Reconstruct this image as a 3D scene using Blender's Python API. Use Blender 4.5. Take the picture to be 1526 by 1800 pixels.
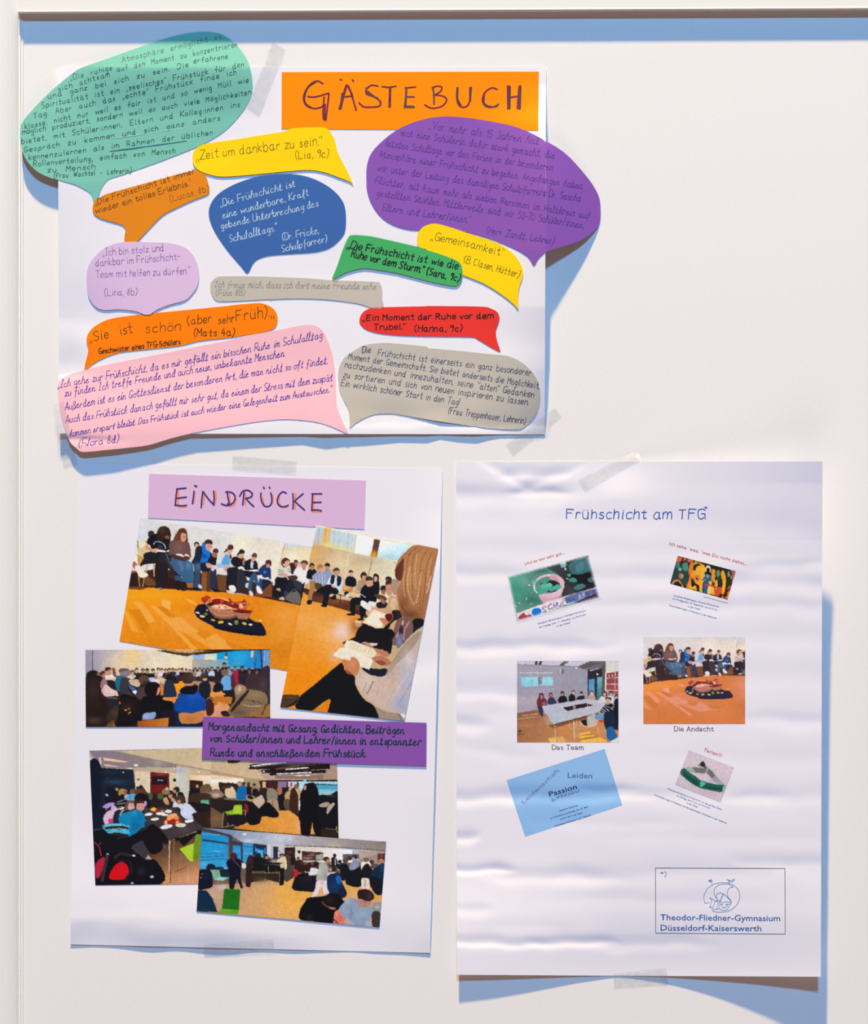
import bpy, math, random
import numpy as np
from mathutils import Vector
from mathutils.geometry import delaunay_2d_cdt

for o in list(bpy.data.objects):
    bpy.data.objects.remove(o, do_unlink=True)
S = 0.00065            # metres per unit of the layout plan (an A2 sheet is 645 units wide)
W, H = 1526.0, 1800.0
D = 4600.0             # camera distance in plan units
CX, CZ = 763.0, 900.0
ZC = 1.45              # height of the board's centre above the ground

# ------------------------------------------------------------ camera, world, lights, exposure
sc = bpy.context.scene
cam_d = bpy.data.cameras.new('camera'); cam = bpy.data.objects.new('camera', cam_d)
sc.collection.objects.link(cam); sc.camera = cam
cam.location = (0, -D * S, ZC); cam.rotation_euler = (math.pi / 2, 0, 0)
cam_d.sensor_fit = 'HORIZONTAL'; cam_d.sensor_width = 36.0; cam_d.lens = 36.0 * D / W
cam_d.clip_start = 0.05; cam_d.clip_end = 50

world = bpy.data.worlds.new('world'); sc.world = world; world.use_nodes = True
bg = world.node_tree.nodes['Background']
bg.inputs[0].default_value = (0.068, 0.042, 0.036, 1); bg.inputs[1].default_value = 1.0

def lamp(name, px, py, pz, col, power, radius):
    d = bpy.data.lights.new(name, 'POINT'); d.color = col; d.energy = power; d.shadow_soft_size = radius
    o = bpy.data.objects.new(name, d); sc.collection.objects.link(o)
    o.location = ((px - CX) * S, -pz * S, (CZ - py) * S + ZC)
    return o
# warm hall spotlight high above, slightly to the left; cool daylight from higher out in the room
lamp('hall_lamp', -400, -14000, 4200, (1.0, 0.75, 0.36), 10450, 0.18)
lamp('daylight', 1300, -10800, 13000, (0.155, 0.50, 1.0), 4350, 0.5)
lamp('floor_bounce', 763, 6900, 3600, (1.0, 0.76, 0.70), 190, 1.2)  # unseen fill lamp added below, standing in for light off the floor
sc.view_settings.view_transform = 'Standard'; sc.view_settings.look = 'None'
sc.view_settings.gamma = 1.0; sc.view_settings.exposure = 0.0
sc.view_settings.use_curve_mapping = False

# ------------------------------------------------------------ helpers
rng = np.random.default_rng(7)
random.seed(5)
def lin(c):
    c = np.asarray(c, float)
    return np.where(c <= 0.04045, c / 12.92, ((c + 0.055) / 1.055) ** 2.4)
def hexc(h):
    if len(h) == 3: return tuple(int(c, 16) / 15 for c in h)
    return tuple(int(h[i:i + 2], 16) / 255 for i in (0, 2, 4))
def P(px, py, h):
    """plan position (measured on the board plane seen straight on) + height above the board -> metres"""
    k = (D - h) / D
    return ((px - CX) * k * S, -h * S, (CZ - py) * k * S + ZC)
def Pa(x, y, h):
    k = (D - h) / D
    return np.stack([(x - CX) * k * S, -h * S, (CZ - y) * k * S + ZC], 1)
def link(name, me, mat=None, parent=None, label=None, cat=None, group=None, kind=None):
    o = bpy.data.objects.new(name, me); sc.collection.objects.link(o)
    if mat and me is not None and len(me.materials) == 0: me.materials.append(mat)
    if parent is not None: o.parent = parent
    if label: o['label'] = label
    if cat: o['category'] = cat
    if group: o['group'] = group
    if kind: o['kind'] = kind
    return o
def smooth(me):
    me.polygons.foreach_set('use_smooth', [True] * len(me.polygons)); me.update()
_m = {}
def mat(name, col, rough=0.85, grain=0.03, gscale=900, bump=0.0, spec=0.2, fibre=0.0):
    if name in _m: return _m[name]
    m = bpy.data.materials.new(name); m.use_nodes = True; nt = m.node_tree
    b = nt.nodes['Principled BSDF']; b.inputs['Roughness'].default_value = rough
    b.inputs['Specular IOR Level'].default_value = spec
    c = tuple(float(v) for v in lin(hexc(col))) if isinstance(col, str) else col
    if grain > 0:
        tc = nt.nodes.new('ShaderNodeTexCoord'); n = nt.nodes.new('ShaderNodeTexNoise')
        n.inputs['Scale'].default_value = gscale; n.inputs['Detail'].default_value = 3
        nt.links.new(tc.outputs['Object'], n.inputs['Vector'])
        r = nt.nodes.new('ShaderNodeMapRange'); r.inputs[1].default_value = 0.3; r.inputs[2].default_value = 0.7
        r.inputs[3].default_value = 1 - grain; r.inputs[4].default_value = 1 + grain
        nt.links.new(n.outputs[0], r.inputs[0])
        v = nt.nodes.new('ShaderNodeVectorMath'); v.operation = 'SCALE'; v.inputs[0].default_value = c
        nt.links.new(r.outputs[0], v.inputs['Scale']); nt.links.new(v.outputs[0], b.inputs['Base Color'])
        if bump > 0:
            bp = nt.nodes.new('ShaderNodeBump'); bp.inputs['Strength'].default_value = bump
            bp.inputs['Distance'].default_value = 0.0003
            nt.links.new(n.outputs[0], bp.inputs['Height']); nt.links.new(bp.outputs[0], b.inputs['Normal'])
    else:
        b.inputs['Base Color'].default_value = (*c, 1)
    _m[name] = m; return m
def ink(col, rough=0.6): return mat('ink_' + col, col, rough, 0, spec=0.25)
def print_mat():
    if 'print' in _m: return _m['print']
    m = bpy.data.materials.new('photo_print'); m.use_nodes = True; nt = m.node_tree
    b = nt.nodes['Principled BSDF']; b.inputs['Roughness'].default_value = 0.45
    b.inputs['Specular IOR Level'].default_value = 0.2
    a = nt.nodes.new('ShaderNodeVertexColor'); a.layer_name = 'print'
    nt.links.new(a.outputs[0], b.inputs['Base Color'])
    _m['print'] = m; return m

def catmull(pts, n=6, closed=False):
    """smooth a polyline; a doubled point stays a sharp corner"""
    out = []
    segs = [[]]
    for i, p in enumerate(pts):
        segs[-1].append(p)
        if not closed and i + 1 < len(pts) and pts[i + 1] == p and len(segs[-1]) > 1: segs.append([])
    for sg in segs:
        if len(sg) > 1 and sg[0] == sg[1]: sg = sg[1:]
        L = len(sg)
        if L < 2:
            out += sg; continue
        if L == 2 and not closed:
            out += sg; continue
        rngi = range(L) if closed else range(L - 1)
        for i in rngi:
            if closed: p0, p1, p2, p3 = sg[i - 1], sg[i], sg[(i + 1) % L], sg[(i + 2) % L]
            else: p0, p1, p2, p3 = sg[max(i - 1, 0)], sg[i], sg[i + 1], sg[min(i + 2, L - 1)]
            for k in range(n):
                t = k / n; t2 = t * t; t3 = t2 * t
                out.append(tuple(0.5 * (2 * p1[j] + (p2[j] - p0[j]) * t + (2 * p0[j] - 5 * p1[j] + 4 * p2[j] - p3[j]) * t2
                                        + (3 * p1[j] - p0[j] - 3 * p2[j] + p3[j]) * t3) for j in (0, 1)))
        if not closed: out.append(sg[-1])
    return out

# ------------------------------------------------------------ shape of the loose sheets (height above the board, plan units)
def interp(x, tab):
    return np.interp(x, [t[0] for t in tab], [t[1] for t in tab])
def sstep(a, b, x):
    t = np.clip((x - a) / (b - a), 0, 1); return t * t * (3 - 2 * t)
def creases(x, y, lst):
    """each crease: xa, xb, ya, yb, slope, width above, width below, fade - the sheet dips in above the fold line and comes out below"""
    h = np.zeros_like(x)
    for xa, xb, ya, yb, s, wd, wb, fd in lst:
        t = (x - xa) / (xb - xa); yy = ya + (yb - ya) * t + 2.0 * np.sin(x * 0.031 + ya) + 1.2 * np.sin(x * 0.083 + xa)
        if xa <= 800 < xb: xa = xa - 90
        if xb >= 1446: xb = xb + 90
        env = sstep(-fd * 1.1, fd * 0.9, np.minimum(x - xa, xb - x)) * (0.85 + 0.15 * np.sin(x * 0.047 + yb))
        k = 0.55 + 0.45 * env
        d = y - yy
        dip = np.where(d < 0, np.exp(-(d / (wd * k)) ** 2), np.exp(-(d / (wb * k)) ** 2))
        h -= s * wd * env * dip
    return h
RA = [(118, 1), (150, 1.5), (185, 7), (215, 18), (260, 24), (330, 29), (440, 31), (540, 28), (650, 17), (735, 5), (763, 0.6), (800, .6)]
LA = [(118, 6), (200, 10), (320, 13.5), (430, 10), (560, 5), (640, 4), (763, 6)]
BA = [(102, 4), (125, 4), (150, 6), (200, 8), (350, 8), (440, 6), (530, 4.2), (573, 6.4), (600, 5.2), (640, 4.6), (700, 3), (750, 3.2), (773, 1.4),
      (805, 2.8), (836, 3.4), (860, 1.6), (880, .6), (960, .2)]
CRA = [(102, 190, 560, 566, .05, 60, 30, 60), (102, 150, 660, 655, .10, 50, 12, 30), (110, 420, 300, 260, .03, 40, 30, 60),
       (560, 720, 470, 480, .03, 50, 40, 60), (850, 958, 190, 200, .05, 40, 25, 30), (600, 720, 720, 730, .06, 22, 14, 40),
       (690, 960, 742, 748, .07, 22, 8, 40), (860, 960, 590, 600, .035, 50, 30, 40), (440, 560, 300, 290, .04, 30, 20, 40)]
def hA(x, y):
    x = np.asarray(x, float); y = np.asarray(y, float)
    h = 1.2 + interp(y, RA) * np.clip(1 - (958 - x) / 150, 0, None) ** 2.2
    h += interp(y, LA) * np.clip(1 - (x - 102) / 190, 0, None) ** 2
    h += interp(x, BA) * sstep(620, 763, y) ** 1.3 * sstep(958, 900, x)
    h += (1 - sstep(118, 210, y)) * 5.5 * sstep(500, 400, x) * sstep(100, 190, x)
    return h + 0.3 + 0.6 * creases(x, y, CRA)
def hteal(x, y):
    x = np.asarray(x, float); y = np.asarray(y, float)
    xx = np.maximum(x, 102); yy = np.maximum(y, 119)
    h = hA(xx, yy) + 0.7
    h -= np.clip(119 - y, 0, None) * 0.17 * sstep(100, 200, x)
    h += np.clip(102 - x, 0, None) * 0.02
    return np.maximum(h, 0.8)
def hpurple(x, y):
    x = np.asarray(x, float); y = np.asarray(y, float)
    h = hA(np.minimum(x, 957), y) + 0.9
    k = np.clip((x - 957) / 96, 0, 1)
    return np.where(x > 957, np.maximum(h * (1 - k) ** 1.0, 0) + 0.6 + 1.0 * k, h)
def hpink(x, y):
    x = np.asarray(x, float); y = np.asarray(y, float)
    h = hA(np.maximum(x, 102), np.minimum(y, 763)) + 0.7
    fold = 772 + (x - 120) * 0.03
    h += np.clip(y - 745, 0, None) * .02 * sstep(260, 180, x)
    return h - 1.6 * np.exp(-((y - fold) / 5.5) ** 2) * sstep(240, 150, x)
RB = [(823, 1), (900, 3), (1000, 8), (1200, 9), (1400, 8), (1600, 4), (1675, 1)]
CRB = [(30, 440, 1608, 1636, -.062, 110, 42, 120), (380, 900, 1632, 1648, -.032, 100, 42, 100), (560, 720, 1640, 1655, .05, 30, 30, 60),
       (60, 230, 900, 850, .03, 40, 40, 70), (110, 300, 1612, 1618, -.045, 12, 12, 60),
       (640, 800, 1185, 1150, .035, 50, 30, 60)]
def hB(x, y):
    x = np.asarray(x, float); y = np.asarray(y, float)
    xr = 778 - (y - 823) * 0.0258
    h = 0.5 + interp(y, RB) * np.clip(1 - (xr - x) / 120, 0, None) ** 2
    return np.maximum(h + .8 * creases(x, y, CRB), .45)
RC = [(800, 69), (811, 68), (850, 63), (950, 54), (1080, 48), (1200, 45), (1400, 41), (1550, 38), (1720, 37)]
BC = [(800, 13.5), (860, 11.5), (930, 8), (1010, 3.5), (1085, .3), (1165, 0), (1250, 0), (1445, 1)]
CRC = [(800, 1010, 872, 868, .22, 17, 20, 50), (905, 985, 868, 866, .25, 9, 8, 30), (890, 990, 837, 833, .16, 15, 9, 22), (850, 928, 812, 860, .14, 15, 10, 25), (918, 1020, 862, 818, .14, 14, 10, 25), (800, 1440, 905, 930, .05, 30, 25, 60),
       (800, 900, 1011, 1008, .16, 15, 14, 40), (1050, 1446, 1012, 1028, .13, 17, 18, 80), (1318, 1446, 996, 992, .16, 11, 16, 22),
       (800, 1050, 1138, 1136, .24, 14, 14, 60), (1000, 1446, 1118, 1124, .06, 22, 20, 80), (1040, 1446, 1062, 1066, .10, 13, 14, 80), (900, 1040, 1060, 1062, .05, 12, 12, 30),
       (800, 930, 1216, 1222, .13, 24, 14, 50), (800, 852, 1274, 1276, .20, 14, 14, 22), (800, 930, 1312, 1330, .07, 16, 14, 40),
       (800, 1110, 1403, 1398, .25, 16, 12, 90), (1080, 1446, 1398, 1402, .08, 20, 16, 90), (1020, 1110, 1388, 1386, .16, 9, 9, 30),
       (800, 836, 1476, 1470, .28, 12, 10, 16), (800, 892, 1529, 1530, .36, 11, 7, 25), (870, 1070, 1538, 1544, .20, 16, 14, 50), (1040, 1446, 1538, 1530, .08, 20, 18, 80),
       (800, 860, 1600, 1602, .16, 10, 12, 20), (1000, 1300, 1580, 1584, .07, 14, 14, 80), (800, 945, 1657, 1658, .28, 13, 8, 30), (940, 1070, 1656, 1658, .28, 12, 8, 30),
       (1030, 1220, 1658, 1660, .15, 14, 12, 60), (1318, 1446, 1264, 1268, .14, 14, 16, 25), (1290, 1370, 1402, 1400, .14, 10, 12, 30), (1300, 1446, 1512, 1520, .12, 14, 12, 30),
       (960, 1200, 1445, 1450, .06, 14, 14, 60), (1000, 1446, 1180, 1190, .05, 24, 24, 90), (1180, 1446, 1330, 1338, .05, 20, 20, 90), (820, 1446, 965, 975, .05, 22, 20, 80),
       (860, 1100, 1250, 1262, .05, 24, 20, 70), (1080, 1440, 1470, 1476, .05, 14, 14, 80), (800, 1000, 1628, 1632, .06, 14, 14, 40)]
def hC(x, y):
    x = np.asarray(x, float); y = np.asarray(y, float)
    x0 = 960 + 110 * sstep(1450, 1713, y)
    h = 4.0 + (interp(y, RC) - 4) * np.clip((x - x0) / (1444 - x0), 0, None) ** 1.7
    h -= 3.4 * sstep(1600, 1713, y)
    h += interp(x, BC) * sstep(1480, 1713, y) ** 1.2
    h -= 4 * np.exp(-((x - 1085) / 60) ** 2) * sstep(880, 812, y)
    return np.maximum(h + 0.5 * creases(x, y, CRC), 0.4)
def off(f, d): return lambda x, y: f(x, y) + d
def flat(d): return lambda x, y: np.zeros_like(np.asarray(x, float)) + d
# ------------------------------------------------------------ builders
def quad_grid(c, step):
    """grid over a four-cornered sheet: corners TL, TR, BR, BL"""
    c = np.array(c, float)
    w = np.linalg.norm(c[1] - c[0]); hh = np.linalg.norm(c[3] - c[0])
    nx = max(2, int(w / step) + 1); ny = max(2, int(hh / step) + 1)
    u, v = np.meshgrid(np.linspace(0, 1, nx), np.linspace(0, 1, ny))
    u = u.ravel(); v = v.ravel()
    p = ((1 - u) * (1 - v))[:, None] * c[0] + (u * (1 - v))[:, None] * c[1] + (u * v)[:, None] * c[2] + ((1 - u) * v)[:, None] * c[3]
    i = np.arange((nx - 1) * (ny - 1)); r = i // (nx - 1); q = i % (nx - 1); a = r * nx + q
    f = np.stack([a, a + nx, a + nx + 1, a + 1], 1)
    return p[:, 0], p[:, 1], f
def np_mesh(name, v, f):
    me = bpy.data.meshes.new(name)
    me.vertices.add(len(v)); me.vertices.foreach_set('co', v.astype(np.float32).ravel())
    k = f.shape[1]
    me.loops.add(f.size); me.loops.foreach_set('vertex_index', f.astype(np.int32).ravel())
    me.polygons.add(len(f)); me.polygons.foreach_set('loop_start', np.arange(0, f.size, k, dtype=np.int32))
    me.update(calc_edges=True); me.validate(); smooth(me); return me
def thicken(o, t=0.25):
    m = o.modifiers.new('paper thickness', 'SOLIDIFY'); m.thickness = t * S; m.offset = -1
    e = o.modifiers.new('crisp edge', 'EDGE_SPLIT'); e.split_angle = math.radians(50)
def sheet(name, corners, hf, m, step=5, **kw):
    x, y, f = quad_grid(corners, step)
    me = np_mesh(name, Pa(x, y, hf(x, y)), f)
    o = link(name, me, m, **kw); thicken(o); return o
def cutout(name, pts, hf, m, step=4, **kw):
    """paper cut along an outline, following the sheet it is glued to"""
    out = [p for i, p in enumerate(pts) if i == 0 or (abs(p[0] - pts[i - 1][0]) + abs(p[1] - pts[i - 1][1]) > 0.4)]
    xs = [p[0] for p in out]; ys = [p[1] for p in out]
    vs = [Vector(p) for p in out]; n = len(vs)
    pa = np.array(out); pb = np.roll(pa, -1, 0)
    gx, gy = np.meshgrid(np.arange(min(xs), max(xs), step), np.arange(min(ys), max(ys), step))
    g = np.stack([gx.ravel(), gy.ravel()], 1)
    d = pb - pa; L2 = (d ** 2).sum(1) + 1e-9
    t = np.clip(((g[:, None, :] - pa[None]) * d[None]).sum(2) / L2[None], 0, 1)
    dist = np.sqrt((((pa[None] + t[..., None] * d[None]) - g[:, None, :]) ** 2).sum(2)).min(1)
    vs += [Vector(tuple(q)) for q in g[dist > step * 0.45]]
    r = delaunay_2d_cdt(vs, [(i, (i + 1) % n) for i in range(n)], [], 1, 1e-4)
    v2 = np.array([tuple(v) for v in r[0]]); f = np.array([t for t in r[2] if len(t) == 3])
    # the board is seen from -y: keep faces turned that way
    a, b, c = v2[f[:, 0]], v2[f[:, 1]], v2[f[:, 2]]
    cr = (b[:, 0] - a[:, 0]) * (c[:, 1] - a[:, 1]) - (b[:, 1] - a[:, 1]) * (c[:, 0] - a[:, 0])
    f = np.where((cr > 0)[:, None], f[:, ::-1], f)
    me = np_mesh(name, Pa(v2[:, 0], v2[:, 1], hf(v2[:, 0], v2[:, 1])), f)
    o = link(name, me, m, **kw); thicken(o); return o

class Ink:
    """ink strokes collected as ribbons lying on a sheet"""
    def __init__(s): s.x = []; s.y = []; s.f = []; s.z = []; s.k = 0
    def stroke(s, pts, w, nib=None, taper=True):
        q = [pts[0]]
        for p in pts[1:]:
            if abs(p[0] - q[-1][0]) + abs(p[1] - q[-1][1]) > 0.05: q.append(p)
        if len(q) == 1: q = [(q[0][0] - w * .35, q[0][1]), (q[0][0] + w * .35, q[0][1])]
        r = [q[0]]
        for p, p2 in zip(q[:-1], q[1:]):   # keep the full width right up to sharp turns
            L = math.hypot(p2[0] - p[0], p2[1] - p[1])
            if L > w * 1.1:
                e = min(.45, w * .4 / L)
                r += [(p[0] + (p2[0] - p[0]) * e, p[1] + (p2[1] - p[1]) * e), (p2[0] - (p2[0] - p[0]) * e, p2[1] - (p2[1] - p[1]) * e)]
            r.append(p2)
        q = r
        a = np.array(q, float); d = np.gradient(a, axis=0); L = np.hypot(d[:, 0], d[:, 1]) + 1e-9; d /= L[:, None]
        # round the ends a little
        a = np.vstack([a[0] - d[0] * w * .35, a, a[-1] + d[-1] * w * .35]); d = np.vstack([d[0], d, d[-1]])
        n = len(a)
        ww = np.full(n, w / 2)
        if nib is not None:
            ang = np.arctan2(d[:, 1], d[:, 0]); ww = w / 2 * (0.38 + 0.62 * np.abs(np.sin(ang - nib)))
        ww[0] *= .45; ww[-1] *= .45
        nx, ny = -d[:, 1] * ww, d[:, 0] * ww
        b = len(s.x)
        s.k = (s.k + 1) % 40
        for i in range(n):
            s.z += [s.k * .0022 + i * .0002] * 2
            s.x += [a[i, 0] + nx[i], a[i, 0] - nx[i]]; s.y += [a[i, 1] + ny[i], a[i, 1] - ny[i]]
        for i in range(n - 1):
            k = b + 2 * i; s.f.append((k, k + 2, k + 3, k + 1))
    def build(s, name, col, parent, hf, lift=0.1, **kw):
        x = np.array(s.x); y = np.array(s.y); f = np.array(s.f)
        a, b, c = f[:, 0], f[:, 1], f[:, 2]
        cr = (x[b] - x[a]) * (y[c] - y[a]) - (y[b] - y[a]) * (x[c] - x[a])
        f = np.where((cr > 0)[:, None], f[:, ::-1], f)
        me = np_mesh(name, Pa(x, y, hf(x, y) + lift + np.array(s.z)), f)
        return link(name, me, ink(col), parent=parent, **kw)

U = {c: i for i, c in enumerate('0123456789abcdefghijklmnopqrstuvwxyz')}
GL = {
 'a': '6d3e1c092646696d 6e687687', 'b': '0k06 0b2e5e7a562608', 'c': '6d4e1d0a173667', 'd': '6d3e1c092646696d 6k687687', 'e': '0a5a6c4e2e0b08264667',
 'f': '6j4k3h36 0d6d', 'g': '6d3e1c0a2747696d 6e634011', 'h': '0k06 0b2e5e6b66', 'i': '1e1726 1h1i', 'j': '2e2310 2h2i', 'k': '0k06 6e0a0a66',
 'l': '1k1826', 'm': '0e06 0b2e4e5b56 5b7e9eaba6', 'n': '0e06 0b2e5e6b66', 'o': '3e0c0836686c3e', 'p': '0e00 0c2e5e7a562608', 'q': '6d3e1c092646696d 6e60',
 'r': '0e06 0b2e4e5d', 's': '5d3e1d1b4a583607', 't': '3j384667 0e6e', 'u': '0e082646686e 6e6776', 'v': '0e36366e', 'w': '0e26265d5d8686ae', 'x': '0e66 6e06',
 'y': '0e082646686e 6e634011', 'z': '0e6e6e060666', 'ß': '020h3k5h3e6a4616', 'A': '064k4k86 1b7b', 'B': '0k06 0k5k7h5e0d 0d6d8a6606', 'C': '8i5k1i0d184678',
 'D': '0k06 0k4k8h8a4606', 'E': '8k0k0k060686 0d6d', 'F': '8k0k0k06 0d6d', 'G': '8i5k1i0d184678 4c8c8c86', 'H': '0k06 8k86 0d8d', 'I': '0k4k 2k26 0646',
 'J': '2k6k6k683607', 'K': '0k06 8k0d0d86', 'L': '0k06060686', 'M': '060k0k4c4c8k8k86', 'N': '060k0k86868k', 'O': '4k1i0d1846788d7i4k', 'P': '0k06 0k5k8h5d0d',
 'R': '0k06 0k5k7h5d0d 3d86', 'S': '7i4k1i0g3d7b684607', 'T': '0k8k 4k46', 'U': '0k082656888k', 'V': '0k46468k', 'W': '0k36365g5g8686bk', 'Z': '0k8k8k060686',
 '0': '3k0h0836686h3k', '1': '0g3k3k36', '2': '0i3k6i5e0606066 6'.replace(' ', ''), '3': '0i3k6i3d6a3607', '4': '4k0b0b7b 5f56', '5': '6k1k1k0e4e6a3607', '7': '0k6k6k26',
 '8': '3d1g3k5g3d0a366a3d', '9': '6i3k0h3e6h6i6b46', '.': '0607', ',': '1704', '!': '0k0a 0607', '-': '0b5b', '(': '3l0h0a34', ')': '0l3h3a04', ':': '0607 0c0d',
 '/': '054l', '„': '0703 3733', '“': '0k0h 3k3h', '*': '3k3e 0h6h 1j5f', '´': '0h2k'}
for a, b in (('ä', 'a'), ('ö', 'o'), ('ü', 'u')): GL[a] = GL[b] + ' 1h1i 5h5i'
for a, b in (('Ü', 'U'), ('Ä', 'A')): GL[a] = GL[b] + ' 2m2n 6m6n'
# curlier forms used by the flowing hands
GC = {'d': '6d3e1c092646696d 6d5i6k7i687687', 'h': '081e3k2j1g06 0b2e5e6b6677', 'k': '081e3k2j1g06 6e2b2b6677', 'l': '082e3k2k1e1726', 'e': '0a3b5d3e1c08264678',
      'f': '6j4k3h31 0d6d', 't': '3j263667 0f5f', 'n': '0e06 0b2e4e5b5677', 'm': '0e06 0b2e3e4b46 4b6e7e8b8697', 'I': '0j4k4k2d060656', 'i': '1e162627 2h3i'}
def glyph(ch, style):
    s = GC.get(ch, GL.get(ch)) if style else GL.get(ch)
    if s is None: return None, 4
    out = []
    for st in s.split(' '):
        p = [(U[st[i]], U[st[i + 1]]) for i in range(0, len(st) - 1, 2)]
        if p: out.append(p)
    return out, max(q[0] for st in out for q in st)
def write(I, text, x0, y0, x1, y1, u, w, slant=0.1, asc=1.0, jit=0.35, cursive=False, nib=None, sp=3.0, ws=5.5, sag=0.0, smoothn=4):
    """one line of handwriting from (x0,y0) to (x1,y1); u = plan units per glyph unit"""
    pos = []; cur = 0
    for ch in text:
        if ch == ' ': pos.append((ch, cur, None)); cur += ws; continue
        g, gw = glyph(ch, cursive); pos.append((ch, cur, g)); cur += gw + sp + (random.uniform(-.6, .6) if jit else 0)
    total = cur - sp; L = math.hypot(x1 - x0, y1 - y0); sx = L / total
    ca, sa = (x1 - x0) / L, (y1 - y0) / L
    prev = None
    for ch, cx, g in pos:
        if g is None: prev = None; continue
        jy = random.uniform(-jit, jit); js = 1 + random.uniform(-.08, .08) * (jit > 0); jr = random.uniform(-.05, .05) * (jit > 0)
        strokes = []
        for st in g:
            p2 = []
            for gx, gy in st:
                yy = gy - 6
                if yy > 8: yy = 8 + (yy - 8) * asc
                if jit: gx = gx + random.uniform(-.25, .25); yy = yy + random.uniform(-.25, .25)
                gx = gx * js; lx = (cx + gx) * sx + (yy * (slant + jr)) * u; ly = (yy * js + jy) * u
                sg = sag * math.sin(math.pi * (cx + gx) / total)
                p2.append((x0 + lx * ca + ly * sa, y0 + lx * sa - ly * ca + sg))
            q = [p2[0]]
            for k in range(1, len(st)):
                q.append(q[-1] if st[k] == st[k - 1] else p2[k])
            strokes.append(q)
        if cursive and prev is not None and ch in 'befhiklmnprtuüvwy':
            s0 = strokes[0][0]
            m = ((prev[0] + s0[0]) / 2, max(prev[1], s0[1]) + .1)
            I.stroke([prev, m, s0], w * .8)
        for q in strokes:
            ww = w * (1 + random.uniform(-.12, .12) * (jit > 0))
            I.stroke(catmull(q, smoothn) if len(q) > 2 else q, ww, nib)
        main = strokes[0] if ch in 'iäöüjt' else strokes[-1]
        prev = main[-1] if ch.isalpha() and ch not in 'gjyfpq' else None

def hand(parent, hf, col, lines, w, name='handwritten_line', **kw):
    for ln in lines:
        I = Ink(); k = dict(kw)
        if len(ln) > 6: k.update(ln[6])
        ww = k.pop('w', w); c = k.pop('col', col)
        write(I, ln[0], ln[1], ln[2], ln[3], ln[4], ln[5], ww, **k)
        I.build(name, c, parent, hf)

def type_line(parent, hf, text, x0, y0, x1, y1, cap, col, name='printed_line', bold=0.0, flip=False, lift=0.1, **kw):
    """a line set in the built-in sans typeface, stretched between two points on the sheet"""
    cu = bpy.data.curves.new('type', 'FONT'); cu.body = text; cu.size = 1.0; cu.resolution_u = 2; cu.offset = bold
    to = bpy.data.objects.new('type', cu); sc.collection.objects.link(to)
    dg = bpy.context.evaluated_depsgraph_get(); me = bpy.data.meshes.new_from_object(to.evaluated_get(dg))
    bpy.data.objects.remove(to, do_unlink=True); bpy.data.curves.remove(cu)
    n = len(me.vertices); v = np.zeros(n * 3, np.float32); me.vertices.foreach_get('co', v); v = v.reshape(-1, 3)
    L = math.hypot(x1 - x0, y1 - y0); ca, sa = (x1 - x0) / L, (y1 - y0) / L
    mn, mx = v[:, 0].min(), v[:, 0].max()
    lx = (v[:, 0] - mn) / (mx - mn) * L; ly = v[:, 1] * cap / 0.7
    if flip: ly = -ly * 0.8
    x = x0 + lx * ca + ly * sa; y = y0 + lx * sa - ly * ca
    me.vertices.foreach_set('co', Pa(x, y, hf(x, y) + lift).astype(np.float32).ravel()); me.update()
    me.materials.clear(); me.name = name
    return link(name, me, ink(col), parent=parent, **kw)
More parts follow.
